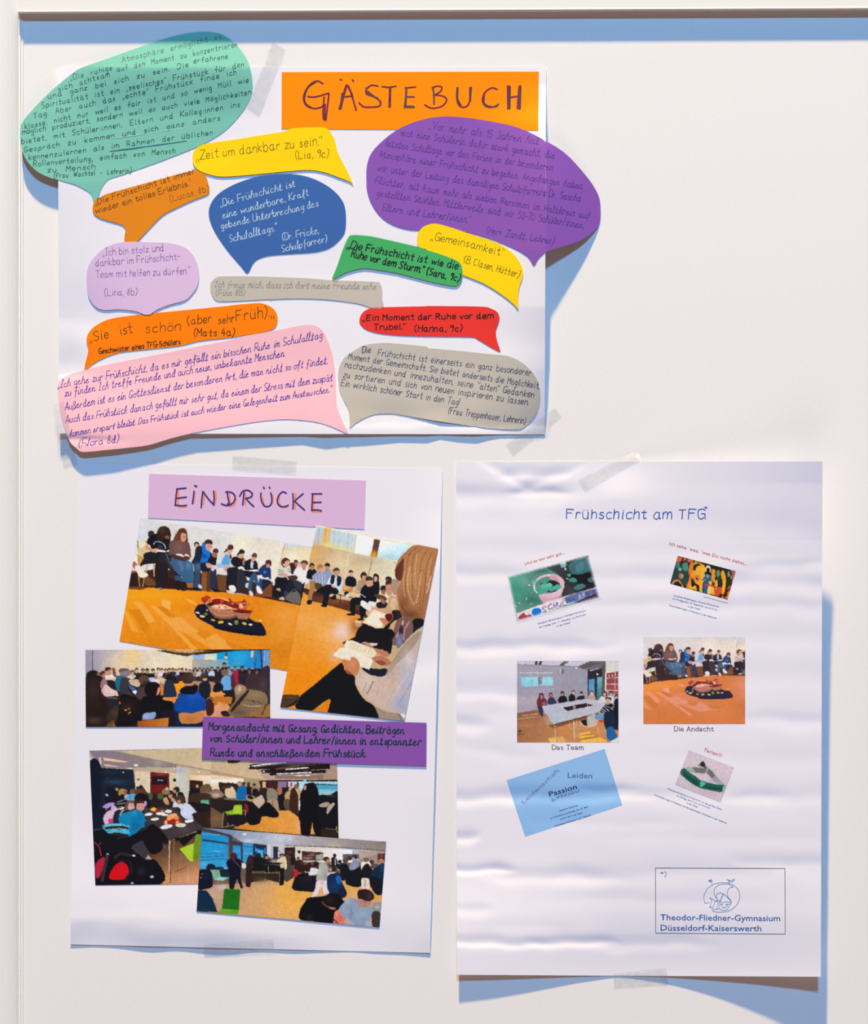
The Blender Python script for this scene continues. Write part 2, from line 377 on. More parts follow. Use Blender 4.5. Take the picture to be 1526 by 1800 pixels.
# ------------------------------------------------------------ painter for the pictures printed on the photographs
class Canvas:
    def __init__(s, x0, y0, x1, y1, ss=2):
        s.x0, s.y0, s.ss = x0, y0, ss
        s.w = int((x1 - x0) * ss); s.h = int((y1 - y0) * ss)
        s.a = np.zeros((s.h, s.w, 3)); s.t = (0, 0, 1.0)
        s.Y, s.X = np.mgrid[0:s.h, 0:s.w]; s.X = s.X + .5; s.Y = s.Y + .5
    def tp(s, p):
        ox, oy, k = s.t
        return ((ox + p[0] / k - s.x0) * s.ss, (oy + p[1] / k - s.y0) * s.ss)
    def mask(s, pts):
        pts = np.array(pts); xa = max(int(pts[:, 0].min()), 0); xb = min(int(pts[:, 0].max()) + 2, s.w)
        ya = max(int(pts[:, 1].min()), 0); yb = min(int(pts[:, 1].max()) + 2, s.h)
        if xa >= xb or ya >= yb: return None
        X = s.X[ya:yb, xa:xb]; Y = s.Y[ya:yb, xa:xb]; m = np.zeros(X.shape, bool)
        q = np.roll(pts, -1, 0)
        for (ax, ay), (bx, by) in zip(pts, q):
            if ay == by: continue
            c = (Y > min(ay, by)) & (Y <= max(ay, by))
            m ^= c & (X < ax + (Y - ay) * (bx - ax) / (by - ay))
        return (slice(ya, yb), slice(xa, xb)), m
    def poly(s, pts, col, col2=None, A=None, B=None):
        r = s.mask(pts)
        if r is None: return
        sl, m = r
        if col2 is None: s.a[sl][m] = hexc(col)
        else:
            dx, dy = B[0] - A[0], B[1] - A[1]
            t = np.clip(((s.X[sl] - A[0]) * dx + (s.Y[sl] - A[1]) * dy) / (dx * dx + dy * dy), 0, 1)[m][:, None]
            s.a[sl][m] = (1 - t) * np.array(hexc(col)) + t * np.array(hexc(col2))
    def ell(s, c, r, ang=0, n=18):
        k = s.ss / s.t[2]; cx, cy = s.tp(c); rx, ry = r[0] * k, r[1] * k; ca, sa = math.cos(ang), math.sin(ang)
        return [(cx + rx * math.cos(t) * ca - ry * math.sin(t) * sa, cy + rx * math.cos(t) * sa + ry * math.sin(t) * ca) for t in np.linspace(0, 2 * math.pi, n, endpoint=False)]
    def line(s, pts, w, col):
        k = w * s.ss / s.t[2] / 2
        for a, b in zip(pts[:-1], pts[1:]):
            d = math.hypot(b[0] - a[0], b[1] - a[1]) + 1e-6; nx, ny = -(b[1] - a[1]) / d * k, (b[0] - a[0]) / d * k
            s.poly([(a[0] + nx, a[1] + ny), (b[0] + nx, b[1] + ny), (b[0] - nx, b[1] - ny), (a[0] - nx, a[1] - ny)], col)
    def noise(s, amp, scale, chroma=0.0):
        g = np.zeros((s.h, s.w))
        for o in range(3):
            c = max(scale / 2 ** o, 1.0); hh, ww = int(s.h / c) + 3, int(s.w / c) + 3
            r = rng.normal(0, 1, (hh, ww)); yy = np.arange(s.h) / c; xx = np.arange(s.w) / c
            yi = yy.astype(int); xi = xx.astype(int); fy = (yy - yi)[:, None]; fx = (xx - xi)[None]
            g += ((1 - fy) * (1 - fx) * r[yi][:, xi] + (1 - fy) * fx * r[yi][:, xi + 1] + fy * (1 - fx) * r[yi + 1][:, xi] + fy * fx * r[yi + 1][:, xi + 1]) / 1.7 ** o
        s.a = np.clip(s.a * (1 + amp * g[..., None]) + amp * 0.04 * g[..., None], 0, 1)
    def field(s, c):
        hh, ww = int(s.h / c) + 3, int(s.w / c) + 3; r = rng.normal(0, 1, (hh, ww)); yy = np.arange(s.h) / c; xx = np.arange(s.w) / c
        yi = yy.astype(int); xi = xx.astype(int); fy = (yy - yi)[:, None]; fx = (xx - xi)[None]; fy = fy * fy * (3 - 2 * fy); fx = fx * fx * (3 - 2 * fx)
        return (1 - fy) * (1 - fx) * r[yi][:, xi] + (1 - fy) * fx * r[yi][:, xi + 1] + fy * (1 - fx) * r[yi + 1][:, xi] + fy * fx * r[yi + 1][:, xi + 1]
    def warp(s, amp, scale):
        u = np.clip((s.X - .5 + amp * (s.field(scale) + .5 * s.field(scale / 2))), 0, s.w - 1).astype(int)
        v = np.clip((s.Y - .5 + amp * (s.field(scale) + .5 * s.field(scale / 2))), 0, s.h - 1).astype(int)
        s.a = s.a[v, u]
    def run(s, src):
        for ln in src.strip().split('\n'):
            t = ln.split()
            if not t or t[0] == '#': continue
            op = t[0]; P2 = lambda z: tuple(float(v) for v in z.split(','))
            if op == 'T': s.t = (float(t[1]), float(t[2]), float(t[3]))
            elif op == 'f': s.a[:] = hexc(t[1])
            elif op == 'p': s.poly([s.tp(P2(z)) for z in t[2:]], t[1])
            elif op == 's': s.poly([s.tp(q) for q in catmull([P2(z) for z in t[2:]], 5, True)], t[1])
            elif op == 'g': s.poly([s.tp(P2(z)) for z in t[5:]], t[1], t[2], s.tp(P2(t[3])), s.tp(P2(t[4])))
            elif op == 'e': s.poly(s.ell(P2(t[2]), P2(t[3]), math.radians(float(t[4])) if len(t) > 4 else 0), t[1])
            elif op == 'l': s.line([s.tp(P2(z)) for z in t[3:]], float(t[2]), t[1])
            elif op == 'c': s.line([s.tp(q) for q in catmull([P2(z) for z in t[3:]], 6)], float(t[2]), t[1])
            elif op == 'b':
                al = float(t[2]); c = s.tp(P2(t[3])); r = P2(t[4]); k = s.ss / s.t[2]
                w = np.exp(-((s.X - c[0]) / (r[0] * k)) ** 2 - ((s.Y - c[1]) / (r[1] * k)) ** 2)[..., None] * al
                s.a = s.a * (1 - w) + w * np.array(hexc(t[1]))
            elif op == 'm':   # small seated person: hair skin top  head-centre  radius [legs]
                cx, cy = P2(t[4]); r = float(t[5])
                s.poly([s.tp(q) for q in catmull([(cx - .7 * r, cy + 1.1 * r), (cx + .7 * r, cy + 1.1 * r), (cx + 1.8 * r, cy + 1.9 * r), (cx + 2.1 * r, cy + 4.6 * r), (cx, cy + 5.2 * r), (cx - 2.1 * r, cy + 4.6 * r), (cx - 1.8 * r, cy + 1.9 * r)], 4, True)], t[3])
                if len(t) > 6: s.poly(s.ell((cx - .3 * r, cy + 5.6 * r), (2.3 * r, 1.5 * r)), t[6])
                s.poly(s.ell((cx, cy + 1.1 * r), (.4 * r, .6 * r)), t[2])
                s.poly(s.ell((cx, cy - .25 * r), (1.0 * r, 1.1 * r)), t[1])
                s.poly(s.ell((cx + .1 * r, cy + .3 * r), (.72 * r, .85 * r)), t[2])
            elif op == 'w': s.warp(float(t[1]) * s.ss, float(t[2]) * s.ss)
            elif op == 'n': s.noise(float(t[1]), float(t[2]) * s.ss)
    def sample(s, x, y):
        u = np.clip((x - s.x0) * s.ss - .5, 0, s.w - 1.001); v = np.clip((y - s.y0) * s.ss - .5, 0, s.h - 1.001)
        # soften over one plan unit
        acc = 0
        for dx, dy in ((-.35, -.35), (.35, -.35), (-.35, .35), (.35, .35)):
            uu = np.clip(u + dx, 0, s.w - 1.001); vv = np.clip(v + dy, 0, s.h - 1.001)
            ui = uu.astype(int); vi = vv.astype(int); fu = (uu - ui)[:, None]; fv = (vv - vi)[:, None]
            acc = acc + (1 - fv) * (1 - fu) * s.a[vi, ui] + (1 - fv) * fu * s.a[vi, ui + 1] + fv * (1 - fu) * s.a[vi + 1, ui] + fv * fu * s.a[vi + 1, ui + 1]
        return acc / 4
def print_sheet(name, corners, hf, col_at, step=1.0, thick=True, **kw):
    x, y, f = quad_grid(corners, step)
    me = np_mesh(name, Pa(x, y, hf(x, y)), f)
    c = np.clip(lin(np.clip(col_at(x, y), 0, 1)) * 1.07, 0, .92); ca = me.color_attributes.new('print', 'FLOAT_COLOR', 'POINT')
    ca.data.foreach_set('color', np.concatenate([c, np.ones((len(c), 1))], 1).astype(np.float32).ravel())
    return link(name, me, print_mat(), **kw)
# ------------------------------------------------------------ what the photographs show
HALL = Canvas(190, 895, 620, 1200)
HALL.run('''
T 200 900 7.63
f d9d7d1
b cfd6e2 .8 330,250 150,200
g 8a5a2a c07820 0,900 0,1060 -200,760 400,790 2600,1500 2600,1700 -200,1200
T 200 1030 7.63
g ff9c08 e08410 0,40 300,800 -200,10 0,0 200,12 480,20 900,52 1400,72 1877,128 2136,160 2310,195 2487,240 2747,300 3200,400 3200,1400 -200,1400
b ffa820 .5 500,130 500,80
b f0a048 .5 1000,500 420,160
b ee9020 .5 1700,900 500,300
p f4a038 170,330 340,620 240,600 130,330
p d9820c 180,310 340,310 500,560 420,640 300,470 250,380
p f6a53c 340,300 460,500 560,470 380,220 230,200
p f5a43a 480,262 600,262 960,690 1180,900 1090,900 700,480
p d88010 570,270 660,270 820,410 730,415
p f2a244 740,430 900,420 1150,620 980,640 860,600
p ee9c38 960,630 1090,620 1400,860 1320,860 1130,740
p dc8412 1090,620 1250,600 1526,790 1526,880 1400,860
p f0a040 1300,690 1400,670 1600,800 1700,900 1600,880
l b06808 3 370,560 540,800
l c87810 3 700,480 930,720
l c87810 3 860,600 1120,760
p f8b050 640,180 760,200 760,320 640,260
p ffae40 950,160 1050,190 1140,270 1020,220
p 6a3c14 180,12 500,18 330,48 480,50 200,40
T 380 1030 8.478
b f0a858 .55 1050,420 260,200
b e8a050 .5 1000,700 200,150
b d07a14 .6 950,1000 200,150
l e89838 4 800,330 1200,420
l e09030 4 820,560 1180,610
l f0b060 3 760,440 1150,520
p dc8214 150,820 520,930 250,960 100,880
p eea040 0,700 260,960 -60,960 -160,780
T 380 920 8.478
g e2ded6 ece0c8 0,200 1000,500 640,220 1020,290 930,640 860,870 800,860 600,500 500,460
b fdf0c8 .7 380,330 180,200
b d8d4c8 .4 750,350 250,120
g d8c8a4 f0e0bc 1020,290 1300,700 1020,290 1430,370 1900,440 1800,900 1200,800 930,640
p bcd0e8 1020,290 1430,370 1420,350 1240,345 1018,330
l 8a8468 6 1020,300 990,420 940,620
l d8cca8 4 1295,345 1260,560
b fff4d8 .6 1150,500 130,120
b d0c8b8 .4 660,250 60,60
T 200 900 7.63
# bench and dark gaps under the row
p 3a2418 200,830 560,760 1100,800 1700,900 2900,1120 2900,1330 1700,1090 1400,1070 900,1045 500,1010 200,1000
p 2c1a14 200,830 330,800 340,1000 200,1000
s 6a4424 420,860 520,900 560,980 420,970
p a86430 970,950 1060,940 1060,1010 970,1010
p 8a5026 1180,790 1310,790 1290,1060 1170,1060
p 5a3418 1250,800 1310,800 1290,1060 1240,1060
p 6e4222 1380,830 1526,850 1500,1060 1400,1050
# left edge: child in yellow
s d8c08c 320,470 350,400 430,380 470,440 440,560 380,580 320,540
s e8dcc0 330,420 400,390 420,440 360,480
s c89848 310,570 390,600 400,640 350,720 320,680
l 7a6a50 14 320,380 320,480
p e8e4e4 250,660 290,560 320,600 310,690
s b86858 255,660 300,680 330,740 280,760 250,720
s e8dcd8 280,730 340,720 380,790 320,820
s efe2c8 320,800 380,780 460,840 400,880 340,870
l c89058 12 330,860 345,1000
l c89058 12 410,870 385,1000
l c89058 12 455,680 430,810
l d0a068 16 535,690 540,860
l 6a4424 8 400,940 560,965
# woman one, black shirt
e 3a2220 500,300 44,54
s 141116 470,340 560,290 640,290 740,360 740,500 700,520 520,500 490,450 440,410
s 1c1a20 400,560 520,520 700,520 790,560 800,640 700,680 640,700 560,690 420,700 360,730 360,680 400,620
s 2e1a16 590,240 620,200 690,188 740,220 765,300 755,400 730,470 690,440 640,400 590,390 570,320
b 4a3828 .7 650,250 50,40
s 7a5038 680,330 720,310 745,340 720,365
s 1a1216 600,390 700,360 750,380 740,500 690,510 680,430
s d08c6c 430,440 490,480 520,510 560,520 570,545 500,530 430,490
s d8a084 510,500 590,490 610,520 560,545
c a8c8e0 12 530,440 560,400 620,400 680,440 690,490
l 141116 3 545,390 550,440
l 141116 3 575,390 578,430
l 141116 3 610,390 610,430
s 3a2c50 590,450 640,440 650,490 600,480
# crossed legs
s 25232b 640,560 700,550 760,640 880,780 880,830 820,850 740,760 680,700 600,640
s 22191a 560,690 700,700 730,760 720,980 700,1020 580,1020 560,860
l 6a7078 10 700,560 760,690 850,800
l 50565e 6 690,600 740,700 820,790
s 1e1616 830,800 930,800 940,850 890,890 830,870
l d8ccc8 10 860,880 925,868
l 181010 10 560,1020 640,1020
l c8b8b8 10 570,1030 645,1018
s e8e4e4 570,525 620,505 690,520 700,535 620,535
s ece8ea 705,520 740,510 790,540 760,545
s 3a3038 720,530 800,545 830,590 780,600 720,570
# woman two, brown knit
s 6a4a44 750,400 820,370 880,380 960,390 1010,420 1035,560 1030,610 900,600 820,600 750,560 740,470
b 8a6860 .5 870,470 60,60
s 5a3018 860,250 890,220 940,215 975,250 985,300 990,400 960,400 900,380 830,380 800,360 820,320
b 7a4a2c .6 850,330 30,60
s d09078 900,290 940,280 970,300 965,370 930,400 900,370
l 4a2c24 4 900,330 970,330
s 3a5c80 770,610 860,620 930,640 950,700 940,820 930,860 860,830 780,720
s 4c7098 860,640 920,670 940,760 900,800
s 35607f 940,650 1010,660 1060,720 1065,940 920,930 940,820
b 6a92b4 .6 1000,720 40,60
s 305070 820,850 900,870 910,930 840,930
s 4a2c28 780,560 900,600 1020,600 980,650 900,650 800,620
s e8e0dc 830,565 900,560 940,590 930,600 860,580
s f0e8e4 940,580 980,565 1030,610 990,590
s 5a3430 940,600 1000,590 1020,630 960,650
s 2a1614 700,900 800,900 830,1000 800,1020 720,1020
s 231512 820,930 900,930 910,1030 830,1035
s 281814 920,940 970,950 975,1040 910,1050
# child between
m 3a2014 d8a898 d8d4c0 1110,440 34
# boy in blue
s 1c2236 1100,480 1160,450 1230,480 1300,540 1330,600 1290,680 1200,700 1100,700 1040,680 1080,590
s 1670c8 1180,430 1230,400 1260,470 1290,540 1270,640 1200,680 1160,660 1190,560
s 0a50a0 1190,560 1250,580 1240,620 1180,600
e 3c221a 1270,410 54,46
s d89a80 1235,430 1300,430 1320,460 1290,520 1240,500
l 3a2420 4 1250,455 1320,470
s 2c4868 1070,700 1150,690 1180,740 1150,860 1140,1020 1070,1020 1090,860
b 4c7898 .7 1130,730 40,50
s 262c4c 1300,780 1370,770 1370,1000 1400,1050 1300,1040
s 181c30 1170,700 1280,700 1300,790 1180,790
s d89c86 1230,690 1300,690 1320,740 1260,750
p d8c4c8 1300,780 1320,690 1370,760 1430,770 1380,750 1330,790
s 14121c 1060,1010 1150,1020 1160,1050 1080,1050
e b8cce0 1155,1000 22,34 -40
s 14121c 1290,1030 1400,1040 1400,1070 1320,1065
l d8c8b8 6 1290,1040 1340,1060
# second boy
s 1a161e 1290,600 1330,570 1390,620 1370,710 1290,690 1260,640
e 4a2e22 1365,520 40,36
s a86850 1320,550 1370,545 1390,580 1350,610 1320,590
T 380 920 8.478
# girl light blue
s a8c4dc 60,440 130,440 200,500 210,600 190,650 100,660 10,640 0,560 40,480
s d4d8d8 50,450 130,450 90,560 20,600 0,560
s 5c9cd0 130,470 190,480 200,600 160,620 80,600
s a8b4dc 10,600 80,610 150,630 120,660 20,650
e 4a2c26 215,355 46,44
s 4a2c26 115,420 150,380 190,350 180,400 130,430
s d8a088 165,400 230,390 240,420 200,460 160,440
s 5a2420 200,450 230,480 220,530 200,510
s d8a088 130,640 210,640 200,670 180,720 130,710 110,670
p b8b4b0 225,580 300,570 305,660 225,660
# girl black top
s 1a1820 240,510 300,490 400,510 440,580 430,660 310,660 220,590
e 241a20 380,425 42,42
s 241a20 300,480 330,430 370,400 350,470
s d8a080 340,460 400,450 410,490 370,520 320,500
s a87058 390,540 430,530 440,600 400,620
s e8e4e0 310,660 380,640 440,680 380,690 320,680
s 1c1a22 170,670 330,670 340,900 290,1010 210,1000 150,930 160,760
s 2c2c34 320,690 410,700 460,860 470,940 420,960 360,960 350,1030 300,1010 310,800
s ece8e0 180,940 250,920 290,960 280,1020 220,1010
s d8d0cc 140,1000 210,1000 280,1040 200,1040
s d4ccc4 440,900 480,880 530,930 500,960 440,950
# girl black jacket
s 1c181c 440,560 520,530 600,570 620,700 540,700 430,690 420,620
p b8c8e8 512,560 560,580 545,665 508,665
e 5a3c30 570,480 42,42
s d89c84 525,510 580,500 590,540 555,570 525,550
s ece8e4 450,700 530,690 600,685 620,700 540,715 460,718
s 18161e 410,700 560,715 640,720 600,780 560,800 460,800 420,740
s 2e5478 510,780 560,740 600,760 630,900 600,920 560,850 530,920 520,1010 480,1000 480,900
s d8d4dc 490,1010 530,1010 550,1070 500,1070
s ece8ec 600,930 640,940 690,1030 650,1045 610,1020
# navy hoodie
s 1c3464 650,660 720,610 800,650 815,760 810,830 700,800 620,790 630,700
b 6aa0cc .8 725,725 22,20
s 4a2428 740,560 790,540 820,570 815,630 760,640 730,610
s c08068 745,610 790,600 790,650 750,655
s ece4e4 620,770 680,770 700,810 780,800 780,825 700,820 620,795
s 2c4870 640,830 700,840 690,960 640,960
s 1c2034 700,830 800,850 830,900 800,960 700,980 680,900
p 7a4426 600,960 690,1000 840,870 830,1100 580,1075
s f0ecec 600,930 640,940 690,1030 650,1045 610,1020
l 1c1414 6 830,870 835,1110
# woman striped
s 14161c 880,820 960,790 1060,820 1060,960 1000,1100 880,1060 840,1040 870,920
s d8d0c4 920,670 1000,640 1100,650 1130,700 1130,760 1040,800 920,790
l 3a3030 8 925,690 1010,710
l 3a3030 8 920,720 1010,745
l 3a3030 8 925,755 990,775
l 3a3030 8 1070,680 1125,690
l 3a3030 8 1065,710 1125,725
e 48281e 1035,560 62,50
s 48281e 970,560 1000,620 1040,640 1000,650 970,610
s d8a08c 1030,560 1090,560 1085,630 1040,650 1020,620
s d8a08c 960,750 1030,740 1070,790 1040,800 980,790
# people behind right
s 3c2018 1090,600 1160,590 1220,640 1180,740 1130,720
m 3a2018 a86850 40201c 1185,585 34
m c8a898 d8a898 d8d0d0 1240,600 26
s e8e4e2 1180,680 1250,660 1350,650 1385,720 1380,850 1340,890 1250,850 1150,780
e 5a3828 1315,590 56,46
s c08870 1270,600 1340,600 1330,680 1290,690
m 241a1a a87058 181418 1425,620 32
s 1c1e28 1060,850 1150,850 1280,900 1290,980 1240,1060 1060,1040
s 2c3440 1150,850 1270,880 1300,980 1200,990
s 4a2c28 1150,770 1210,790 1190,840 1100,840 1060,790
l e8e0dc 6 1060,755 1140,765
s 241412 1290,900 1400,890 1400,1100 1280,1160
s 1a1618 850,1060 960,1040 1020,1100 960,1120 860,1090
s c8a088 890,980 940,960 960,1000 920,1000
s c8b4a4 940,1110 1000,1095 1015,1135 950,1135
s 6a625e 1060,1060 1120,1020 1240,1040 1250,1190 1140,1180 1030,1120
c 7a7068 8 1100,1030 1160,980 1220,1030
s 2c3c58 1020,1000 1070,1020 1050,1080 1010,1060
# floor centre: cloth and baskets
T 200 1030 7.63
s 161428 1120,260 1180,240 1260,250 1400,330 1526,400 1780,420 1900,480 1980,500 2045,650 1900,665 1700,640 1526,590 1380,570 1330,540 1200,470 1120,420 1078,340
s 0e0c1e 1350,540 1526,560 1900,620 2000,650 1700,640 1380,575
s 9c3020 1170,170 1250,130 1310,170 1240,230 1200,220
s c03020 1200,175 1250,135 1300,170 1250,185
# big basket at the left
p 7c4c34 1240,262 1700,330 1640,415 1560,446 1440,448 1350,420 1285,345
p b87858 1248,268 1690,334 1630,395 1540,424 1440,424 1360,396 1296,335
l d8a484 4 1290,335 1400,385 1520,398 1660,370
l 8c5438 3 1310,362 1400,402 1520,415 1640,392
l 8c5438 3 1270,310 1400,362 1530,375 1680,350
l 7c4a30 3 1320,320 1350,400
l 7c4a30 3 1380,335 1400,420
l 7c4a30 3 1440,345 1450,430
l 7c4a30 3 1500,350 1505,430
l 7c4a30 3 1560,350 1555,430
l 7c4a30 3 1620,345 1605,415
s 3c1810 1240,252 1330,205 1480,195 1620,240 1700,310 1600,325 1420,318 1290,290
s f0a47c 1300,272 1360,248 1480,245 1580,285 1670,312 1560,316 1420,312 1330,297
e f8dcc0 1370,272 28,11 20
e f8e4c8 1450,290 32,10 25
e e0a888 1540,300 34,9
e b03828 1412,287 14,8
e c04838 1500,282 16,7
s 8a1410 1320,185 1400,168 1470,192 1440,240 1345,232
s c83818 1425,185 1468,176 1478,212 1436,232
s a02414 1500,205 1560,215 1590,255 1530,250
c e8b894 9 1228,240 1290,178 1410,160 1550,200 1650,265 1712,325
c c89470 8 1228,246 1330,296 1460,322 1600,334 1712,328
T 380 1030 8.478
# basket behind at the right
p 7c4830 215,250 500,258 450,335 270,335
p c08058 225,258 490,266 445,325 280,325
p f0b488 330,262 400,264 400,325 335,325
l d8a47c 5 210,248 350,256 505,256
s 9c1c14 186,168 215,200 250,232 330,236 400,215 412,185 432,215 446,243 330,248 210,244 190,212
c b07c50 5 205,180 250,168 300,190 345,222
s 8a1812 255,265 335,270 330,335 262,325
s b83020 395,262 450,266 440,300 400,298
# basket in front at the right
p 6a4030 268,395 512,408 470,505 325,492
p ac7458 280,402 502,414 462,494 332,484
l 80543c 3 290,425 490,437
l 80543c 3 305,450 480,462
l d09c7c 3 300,438 485,450
l 7c5038 3 340,405 355,490
l 7c5038 3 390,408 398,495
l 7c5038 3 440,412 435,495
s 8c1410 240,345 300,362 380,345 500,362 512,335 522,372 552,352 525,395 490,412 400,412 320,402 262,385
s 5c0c0c 300,375 400,372 480,385 400,400 320,392
l d8a480 5 266,392 390,410 515,408
e e8d028 70,540 44,14 -10
e f4ecc8 208,566 32,14 25
e 7a9030 300,530 32,18
e 6a8028 300,560 28,12
e d8c040 420,558 36,18 20
e f4e8cc 512,573 32,13
e a8a838 612,500 30,10 15
e e8dca8 655,513 24,8
T 200 1030 7.63
e f4ecc0 1122,357 28,11 15
e e8dc70 1185,405 38,14 10
e 6a7038 1235,375 24,22
e f0b030 1330,457 32,13 15
e e8c830 1435,483 40,17
e f8e8c0 1250,325 14,8
w .2 1.6
n .014 5
n .026 1.0
''')
PORT = Canvas(485, 915, 780, 1275)
